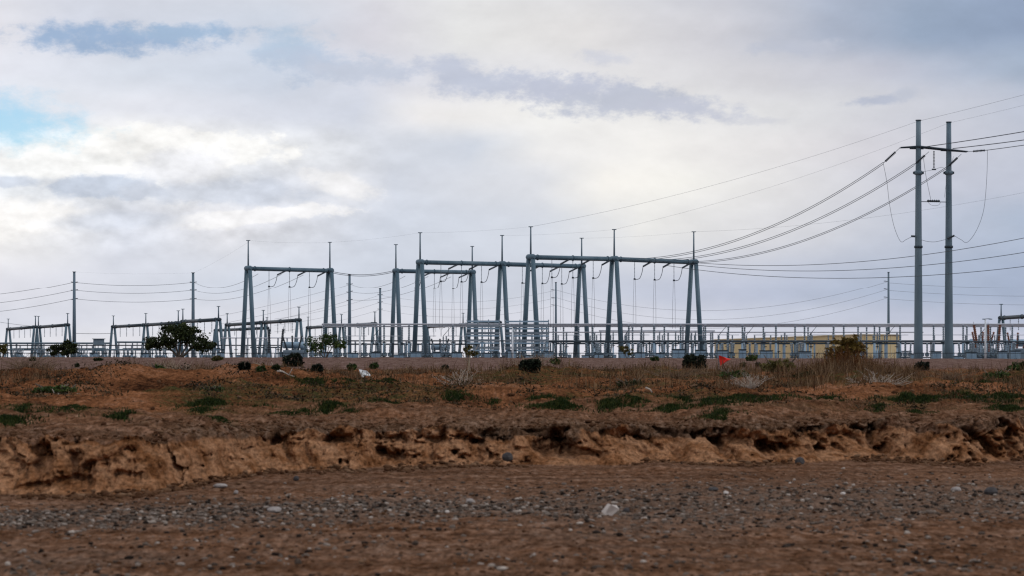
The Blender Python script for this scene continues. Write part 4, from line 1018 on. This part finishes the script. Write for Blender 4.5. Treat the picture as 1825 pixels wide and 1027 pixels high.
cap_bank(511, 546, 383, 'stacked capacitor bank of dark shelves under the middle gantry')
cap_bank(553, 600, 385, 'wider stacked capacitor bank behind the front gantry leg')
# transformers
def transformer(px, d, label, sc=1.0, bush='dark_ins'):
    r = empty('transformer', (X(px, d), d, PAD), label, 'transformer', 'power transformers of the yard')
    MB().box((0, 0, 1.7), (3.6, 2.4, 2.6), 0, .05).build('tank', M['cabinet'], r)
    MB().box((0, 0, .2), (4.0, 2.7, .4)).build('plinth', M['tan_wall'], r)
    for sx in (-1, 1):
        rd = MB()
        for j in range(7): rd.box((sx * 2.25, -.9 + j * .3, 1.7), (.55, .08, 2.0))
        rd.box((sx * 2.25, 0, 2.75), (.12, 2.0, .12)); rd.box((sx * 2.25, 0, .68), (.12, 2.0, .12))
        rd.build('radiator', M['galv'], r)
    cv = MB().rings([(-2.0, .3, 3.9), (-1.85, .3, 3.9), (1.75, .3, 3.9), (1.9, .3, 3.9)], [.4, .62, .62, .4], 14).build('conservator', M['pale_steel'], r)
    for sx in (-1, 1): MB().box((sx * 1.3, .3, 3.15), (.18, .3, .5)).build('bracket', M['dark_steel'], r)
    for sx in (-1.3, 0, 1.3): MB().insul((sx * .8 - .1, -.7, 3.0), (sx * 1.35 - .1, -1.5, 5.6), .12, .24, 10, 8).build('bushing', M[bush], r)
    r.scale = (sc, sc, sc); return r
transformer(321, 440, 'transformer with a pale blue oil drum above the boxy dark bush', 1.0)
transformer(482, 470, 'transformer with a pale oil drum below the shorter middle gantry', .95)
transformer(1074, 430, 'transformer with reddish brown bushings right of the twin poles', 1.1, 'brown_porcelain')
transformer(1112, 440, 'transformer below the low gantry at the right edge', 1.1, 'brown_porcelain')
# slanted bushings standing on their own pedestals
def tall_bushing(px, d, lean, label, mat):
    r = empty('bushing_stand', (X(px, d), d, PAD), label, 'bushing stand', 'tall slanted bushings')
    MB().box((0, 0, 1.2), (.5, .5, 2.6)).build('pedestal', M['pale_steel'], r)
    MB().insul((0, 0, 2.5), (lean, 0, 7.2), .2, .3, 14, 10).build('bushing', M[mat], r)
    MB().tube((lean, 0, 7.2), (lean * 1.1, 0, 7.7), .06, .05, 6).build('terminal', M['alu'], r)
tall_bushing(1070, 410, -.75, 'leaning reddish bushing right of the twin poles', 'brown_porcelain')
tall_bushing(1081, 412, -.05, 'upright dark bushing between lamp post and low gantry', 'brown_porcelain')
tall_bushing(1091.5, 409, .35, 'reddish bushing at the leg of the right low gantry', 'brown_porcelain')
tall_bushing(294, 470, .1, 'dark bushing left of the pale blue oil drum', 'dark_ins')
tall_bushing(307, 468, .5, 'leaning dark bushing beside the pale blue oil drum', 'dark_ins')
tall_bushing(463, 470, .2, 'dark bushing beneath the shorter middle gantry', 'dark_ins')
# white lamp posts
def lamp(px, top, d, label):
    r = empty('lamp_post', (X(px, d), d, PAD), label, 'lamp post', 'pale yard lamp posts'); h = Z(top, d) - PAD
    MB().tube((0, 0, -.2), (0, 0, h), .17, .12, 10).build('post', M['white_post'], r)
    MB().tube((-.2, 0, h), (.75, 0, h + .05), .06, .05, 6).build('arm', M['dark_steel'], r)
    MB().box((.75, 0, h - .02), (.5, .3, .14), 0, .02).build('lamp_head', M['cabinet'], r)
    MB().box((-.25, 0, h - .02), (.4, .3, .14), 0, .02).build('lamp_head', M['cabinet'], r)
lamp(1077.8, 316, 362, 'white lamp post right of the twin poles')
lamp(560.6, 326, 366, 'white lamp post left of the front gantry')
lamp(393.5, 325, 368, 'white lamp post beside the slim tall pole')
# raised control platform
r = empty('raised_cabin', (X(108, 545), 545, PAD), 'small raised metal cabin on legs right of the pole by small trees', 'cabin')
MB().box((0, 0, 5.3), (2.4, 2.2, 1.3), .2, .03).build('cabin', M['cabinet'], r); MB().box((0, 0, 6.0), (2.9, 2.6, .12), .2).build('roof', M['dark_steel'], r)
MB().box((0, 0, 3.6), (2.4, 2.2, .7), .2, .03).build('tank', M['gantry'], r)
for sx in (-1, 1):
    for sy in (-1, 1): MB().box((sx * .95, sy * .8, 2.3), (.16, .16, 4.8)).build('leg', M['gantry'], r)
# chain link fence
r = empty('perimeter_fence', (0, 336, PAD), 'long grey rail fence along the front of the substation yard', 'fence')
x0, x1 = -84.0, 96.0
for i in range(61): MB().tube((x0 + i * 3.0, 0, -.2), (x0 + i * 3.0, 0, 2.15), .045, .045, 6).build('post', M['dark_steel'], r)
MB().tube((x0, 0, 2.1), (x1, 0, 2.1), .055, .055, 6).build('rail', M['dark_steel'], r)
MB().tube((x0, 0, 1.15), (x1, 0, 1.15), .035, .035, 6).build('rail', M['dark_steel'], r)
fb = MB()
n_ = 720
for i in range(n_): fb.tube((x0 + (x1 - x0) * i / n_, 0, 0), (x0 + (x1 - x0) * (i + 1.0) / n_, 0, 2.08), .012, .012, 3); fb.tube((x0 + (x1 - x0) * (i + 1.0) / n_, .01, 0), (x0 + (x1 - x0) * i / n_, .01, 2.08), .012, .012, 3)
fb.build('mesh_panel', M['galv'], r)
# tan building behind the yard
da, dc, de = 800.0, 640.0, 652.0
A_ = Vector((X(782, da), da, 0)); B_ = Vector((X(946, dc), dc, 0)); E_ = Vector((X(983, de), de, 0)); H_ = Z(333.3, dc) - PAD
O = Vector((B_.x, B_.y, PAD)); r = empty('warehouse', O, 'long flat-roofed tan building behind the yard left of twin poles', 'building')
def wall(p, q, h, t, name, mat):
    v = q - p; L_ = v.length; c = (p + q) / 2 - Vector((O.x, O.y, 0)); ang = math.atan2(v.y, v.x)
    return MB().box((c.x, c.y, h / 2), (L_, t, h), ang).build(name, mat, r)
S_ = A_ + (E_ - B_)
wall(A_, B_, H_, .4, 'wall', M['tan_wall']); wall(B_, E_, H_, .38, 'wall', M['tan_wall']); wall(E_, S_, H_, .4, 'wall', M['tan_wall']); wall(S_, A_, H_, .38, 'wall', M['tan_wall'])
v = (B_ - A_).normalized(); w_ = (E_ - B_)
rf = MB(); 
pp = [q - Vector((O.x, O.y, 0)) for q in (A_, B_, E_, S_)]
rf._add([(*p.xy, H_ - .6) for p in pp] + [(*p.xy, H_ - .3) for p in pp], [(0, 1, 2, 3), (7, 6, 5, 4), (0, 4, 5, 1), (1, 5, 6, 2), (2, 6, 7, 3), (3, 7, 4, 0)], False)
rf.build('roof', M['cream_roof'], r)
for (p, q, n_) in ((A_, B_, 14), (B_, E_, 4)):
    nv = Vector(((q - p).y, -(q - p).x, 0)).normalized()
    cp = MB(); c0 = (p + q) / 2 - Vector((O.x, O.y, 0)); cp.box((c0.x + nv.x * .12, c0.y + nv.y * .12, H_ + .12), ((q - p).length + .5, .75, .26), math.atan2((q - p).y, (q - p).x)); cp.build('coping', M['cream_roof'], r)
    for i in range(1, n_):
        c0 = p.lerp(q, i / n_) - Vector((O.x, O.y, 0)) + nv * .24
        MB().box((c0.x, c0.y, H_ / 2), (.35, .12, H_ - .1), math.atan2((q - p).y, (q - p).x)).build('pilaster', M['cream_roof'], r)
c0 = B_.lerp(E_, .35) - Vector((O.x, O.y, 0)); nv = Vector(((E_ - B_).y, -(E_ - B_).x, 0)).normalized() * .25
MB().box((c0.x + nv.x, c0.y + nv.y, 1.9), (3.2, .1, 3.8), math.atan2((E_ - B_).y, (E_ - B_).x)).build('door', M['cabinet'], r)
# white storage tanks between building and poles
for px, d, w, h, lab in ((990, 600, 2.6, 3.4, 'white box enclosure just left of the first twin pole'), (1000, 590, 3.2, 2.6, 'low white enclosure behind the first twin pole')):
    r = empty('equipment_enclosure', (X(px, d), d, PAD), lab, 'enclosure')
    MB().box((0, 0, h / 2), (w, 2.4, h), .15, .05).build('body', M['white_post'], r)
    MB().box((0, 0, h + .07), (w + .3, 2.7, .14), .15).build('roof', M['cabinet'], r)
    MB().box((-.3, -1.35, 1.1), (.9, .05, 2.0), .15).build('door', M['cabinet'], r)

# ------------------------------------------------------------------ sky and sun
SUN_EL, SUN_AZ = math.radians(42), math.radians(104)     # azimuth clockwise from +Y (view direction): behind the camera, to the right
def make_world():
    w = bpy.data.worlds.new('World'); SC.world = w; w.use_nodes = True
    nt = w.node_tree; t = NT(nt); nt.nodes.clear()
    sky = t.n('ShaderNodeTexSky', sky_type='NISHITA', sun_disc=False, sun_elevation=SUN_EL, sun_rotation=SUN_AZ, air_density=1.0, dust_density=.5)
    dirn = t.n('ShaderNodeTexCoord').outputs['Generated']
    sp = t.n('ShaderNodeSeparateXYZ', i_0=dirn)
    az = t.math('ARCTAN2', sp.outputs[0], sp.outputs[1])
    XX = t.math('MULTIPLY_ADD', az, F, HX)                       # bearing, in units of 1/2644 rad
    YY = t.math('MULTIPLY_ADD', sp.outputs[2], -F, HY)           # height above the horizon, same units
    def co(sx, sy, off=0.):
        return t.n('ShaderNodeCombineXYZ', i_0=t.math('MULTIPLY', XX, sx), i_1=t.math('MULTIPLY', YY, sy), i_2=off).outputs[0]
    big = t.noise(co(1 / 160, 1 / 75, 1.3), 1., 5, .55); big2 = t.noise(co(1 / 160, 1 / 75, 7.7), 1., 5, .55)
    fine = t.noise(co(1 / 34, 1 / 20, 3.1), 1., 8, .66)
    wx = t.math('MULTIPLY_ADD', t.math('SUBTRACT', big, .5), 70., XX); wy = t.math('MULTIPLY_ADD', t.math('SUBTRACT', big2, .5), 30., YY)
    fx = t.math('MULTIPLY', t.math('SUBTRACT', fine, .5), 1.)
    def c4(c): return (*s2l(c), 1)
    # the thin cloud deck: colour by bearing, blended from one height to the next
    ROWS = [(-90, [(0, (214, 218, 228)), (300, (222, 224, 230)), (520, (224, 224, 227)), (800, (192, 199, 213)), (1120, (150, 167, 193))]),
            (8, [(0, (226, 226, 233)), (90, (212, 216, 228)), (300, (206, 213, 226)), (400, (216, 215, 223)), (500, (228, 228, 228)), (640, (226, 224, 224)), (790, (207, 207, 214)), (900, (173, 182, 200)), (1000, (153, 169, 192)), (1120, (147, 163, 189))]),
            (50, [(0, (229, 231, 240)), (150, (216, 222, 233)), (300, (206, 214, 228)), (420, (216, 218, 228)), (560, (226, 226, 230)), (700, (228, 227, 229)), (850, (209, 209, 215)), (950, (196, 199, 212)), (1060, (176, 187, 206)), (1120, (164, 179, 200))]),
            (90, [(0, (226, 231, 239)), (150, (227, 229, 237)), (300, (216, 220, 231)), (390, (209, 214, 226)), (460, (239, 237, 237)), (600, (241, 240, 238)), (740, (232, 231, 231)), (850, (223, 223, 225)), (1000, (204, 206, 215)), (1110, (191, 197, 212))]),
            (130, [(0, (246, 248, 250)), (150, (251, 250, 248)), (290, (240, 241, 243)), (420, (216, 220, 229)), (520, (208, 214, 225)), (590, (237, 236, 236)), (700, (244, 242, 239)), (850, (229, 227, 228)), (950, (213, 212, 219)), (1110, (194, 199, 213))]),
            (170, [(0, (240, 243, 247)), (110, (222, 226, 234)), (200, (240, 240, 241)), (290, (214, 219, 230)), (380, (230, 231, 236)), (430, (212, 217, 228)), (590, (220, 222, 228)), (660, (246, 243, 238)), (740, (245, 243, 238)), (860, (225, 224, 226)), (1000, (200, 203, 216)), (1110, (193, 198, 213))]),
            (212, [(0, (250, 248, 246)), (50, (246, 245, 245)), (130, (216, 220, 230)), (250, (233, 233, 238)), (420, (208, 214, 226)), (600, (213, 218, 228)), (700, (235, 234, 232)), (850, (219, 219, 223)), (1000, (192, 198, 213)), (1110, (177, 189, 209))]),
            (285, [(0, (223, 223, 231)), (300, (206, 213, 226)), (600, (204, 209, 221)), (800, (191, 197, 215)), (1000, (172, 184, 205)), (1110, (167, 179, 202))]),
            (312, [(0, (219, 221, 231)), (400, (216, 218, 227)), (700, (213, 215, 226)), (850, (201, 206, 220)), (1000, (186, 192, 210)), (1110, (178, 187, 207))]),
            (345, [(0, (226, 226, 232)), (500, (226, 225, 231)), (800, (218, 216, 225)), (1110, (208, 208, 220))])]
    tx = t.mr(wx, 0, 1120)
    rw = [(y, t.ramp(tx, [(x / 1120, s2l(c)) for x, c in st])) for y, st in ROWS]
    col = rw[0][1]
    for (y0, _), (y1, r1) in zip(rw[:-1], rw[1:]): col = t.mix(t.mr(wy, y0, y1, 0., 1., True), col, r1)
    def blob(col, cx, cy, rx, ry, c, edge, rag, st=1.0, tilt=0.0):
        dx = t.math('SUBTRACT', wx, cx); dy = t.math('SUBTRACT', t.math('MULTIPLY_ADD', dx, -tilt, wy), cy)
        r = t.math('SQRT', t.math('ADD', t.math('POWER', t.math('ABSOLUTE', t.math('DIVIDE', dx, rx)), 2.), t.math('POWER', t.math('ABSOLUTE', t.math('DIVIDE', dy, ry)), 2.)))
        r = t.math('MULTIPLY_ADD', fx, rag, r)
        m = t.mr(r, 1. + edge, max(1. - edge, 0), 0., st, True)
        return t.mix(m, col, c4(c))
    # blue opening
    blue = None
    dx = t.math('SUBTRACT', wx, 5.); dy = t.math('SUBTRACT', t.math('MULTIPLY_ADD', dx, -.1, wy), 104.)
    rb = t.math('SQRT', t.math('ADD', t.math('POWER', t.math('ABSOLUTE', t.math('DIVIDE', dx, 95.)), 2.), t.math('POWER', t.math('ABSOLUTE', t.math('DIVIDE', dy, 25.)), 2.)))
    rb = t.math('MULTIPLY_ADD', fx, 2.2, rb)
    gap = t.mr(rb, 1.5, .2, 0., .95, True)
    # heaped clouds: crisp bright rims over grey bellies
    col = blob(col, 165, 134, 150, 22, (252, 251, 249), .18, 2.0, .92)
    col = blob(col, 60, 150, 75, 12, (250, 250, 249), .30, 2.2, .9)
    col = blob(col, 120, 174, 62, 13, (201, 210, 225), .24, 2.2, .92)
    col = blob(col, 15, 166, 40, 6, (206, 214, 228), .35, 2.4, .8)
    col = blob(col, 240, 178, 110, 15, (209, 215, 227), .40, 2.4, .85)
    col = blob(col, 195, 150, 45, 16, (232, 233, 238), .45, 2.0, .8)
    col = blob(col, 30, 205, 60, 18, (252, 250, 248), .5, 2.2, .9)
    col = blob(col, 285, 205, 100, 10, (242, 241, 242), .22, 2.0, .92, -.10)
    col = blob(col, 375, 165, 34, 12, (242, 241, 242), .4, 2.2, .85, .25)
    col = blob(col, 130, 212, 60, 10, (214, 219, 230), .5, 2.2, .8)
    # drifting grey scud
    for a in ((122, 15, 86, 14, (157, 180, 210)), (205, 8, 60, 9, (164, 187, 214)), (318, 24, 30, 22, (184, 201, 221)), (345, 40, 44, 16, (189, 201, 220)), (395, 46, 60, 11, (197, 204, 219)), (500, 44, 44, 12, (196, 202, 218)), (545, 58, 70, 12, (194, 200, 216)), (628, 66, 62, 13, (192, 197, 213)), (690, 82, 72, 14, (193, 198, 212)), (755, 88, 62, 9, (196, 200, 214)),
              (668, 31, 26, 7, (211, 213, 222)), (950, 84, 26, 4.5, (186, 192, 208)), (985, 77, 14, 6, (193, 198, 211)), (870, 22, 34, 7, (190, 195, 209)), (835, 96, 24, 3.5, (212, 213, 219))):
        col = blob(col, *a, .62, 3.4, .97)
    col = t.mix(1., col, col)
    # billows: lit upper rims, shaded undersides of the cloud masses
    e1 = t.noise(co(1 / 74, 1 / 44, 4.4), 1., 6, .56); e2 = t.noise(t.n('ShaderNodeCombineXYZ', i_0=t.math('MULTIPLY', XX, 1 / 74), i_1=t.math('MULTIPLY', t.math('SUBTRACT', YY, 12.), 1 / 44), i_2=4.4).outputs[0], 1., 6, .56)
    emb = t.math('SUBTRACT', e1, e2)
    heap = t.math('MULTIPLY', t.mr(XX, 520, 250, 0., 1., True), t.math('MULTIPLY', t.mr(YY, 85, 130, 0., 1., True), t.mr(YY, 265, 215, 0., 1., True)))
    amt = t.math('MULTIPLY_ADD', heap, .80, .20)
    lit = t.math('MULTIPLY_ADD', t.math('MULTIPLY', emb, amt), 1.0, 1.0)
    lit = t.math('MINIMUM', t.math('MAXIMUM', lit, .82), 1.14)
    col = t.n('ShaderNodeVectorMath', operation='SCALE', i_0=col, i_3=lit).outputs[0]
    # overall texture of the cloud deck
    tex = t.mr(t.noise(co(1 / 90, 1 / 36, 9.), 1., 6, .6), .3, .7, .975, 1.03)
    col = t.n('ShaderNodeVectorMath', operation='SCALE', i_0=col, i_3=tex).outputs[0]
    bgc = t.n('ShaderNodeBackground', i_0=col, i_1=1.0)
    bgs = t.n('ShaderNodeBackground', i_0=t.n('ShaderNodeVectorMath', operation='MULTIPLY', i_0=sky.outputs[0], i_1=(.80, .97, 1.12)).outputs[0], i_1=.135)
    mx = t.n('ShaderNodeMixShader', i_0=gap, i_1=bgc.outputs[0], i_2=bgs.outputs[0])
    out = t.n('ShaderNodeOutputWorld', i_0=mx.outputs[0])
    try: w.cycles.sampling_method = 'MANUAL'; w.cycles.sample_map_resolution = 512
    except Exception: pass
make_world()
ld = bpy.data.lights.new('sun', 'SUN'); ld.energy = 1.1; ld.angle = math.radians(14); ld.color = (1, .95, .88)
lo = bpy.data.objects.new('sun', ld); C.objects.link(lo)
sd = Vector((math.sin(SUN_AZ) * math.cos(SUN_EL), math.cos(SUN_AZ) * math.cos(SUN_EL), math.sin(SUN_EL)))
lo.rotation_euler = sd.to_track_quat('Z', 'Y').to_euler(); lo.location = (20, -20, 40)

# ------------------------------------------------------------------ camera
cd = bpy.data.cameras.new('camera'); cam = bpy.data.objects.new('camera', cd); C.objects.link(cam)
cam.location = (0, 0, EYE); cam.rotation_euler = (math.radians(90), 0, 0)
cd.sensor_width = 36; cd.clip_start = .1; cd.clip_end = 20000
W, H = 1024, 577
if FRAME == 'A':
    sc = W / 1120; oy = 34; cd.lens = F * sc / W * 36; cd.shift_x = 0; cd.shift_y = ((HY + oy) * sc - H / 2) / W
else:
    sc = W / 1825; cd.lens = F * sc / W * 36; cd.shift_x = (W / 2 - HX * sc) / W; cd.shift_y = (HY * sc - H / 2) / W
cd.dof.use_dof = True; cd.dof.focus_distance = 380; cd.dof.aperture_fstop = 4.0 * (cd.lens / 85)
SC.camera = cam
SC.view_settings.view_transform = 'Standard'; SC.view_settings.look = 'None'; SC.view_settings.exposure = 0; SC.view_settings.gamma = 1
SC.cycles.use_denoising = True; SC.cycles.max_bounces = 5; SC.cycles.filter_width = 1.3
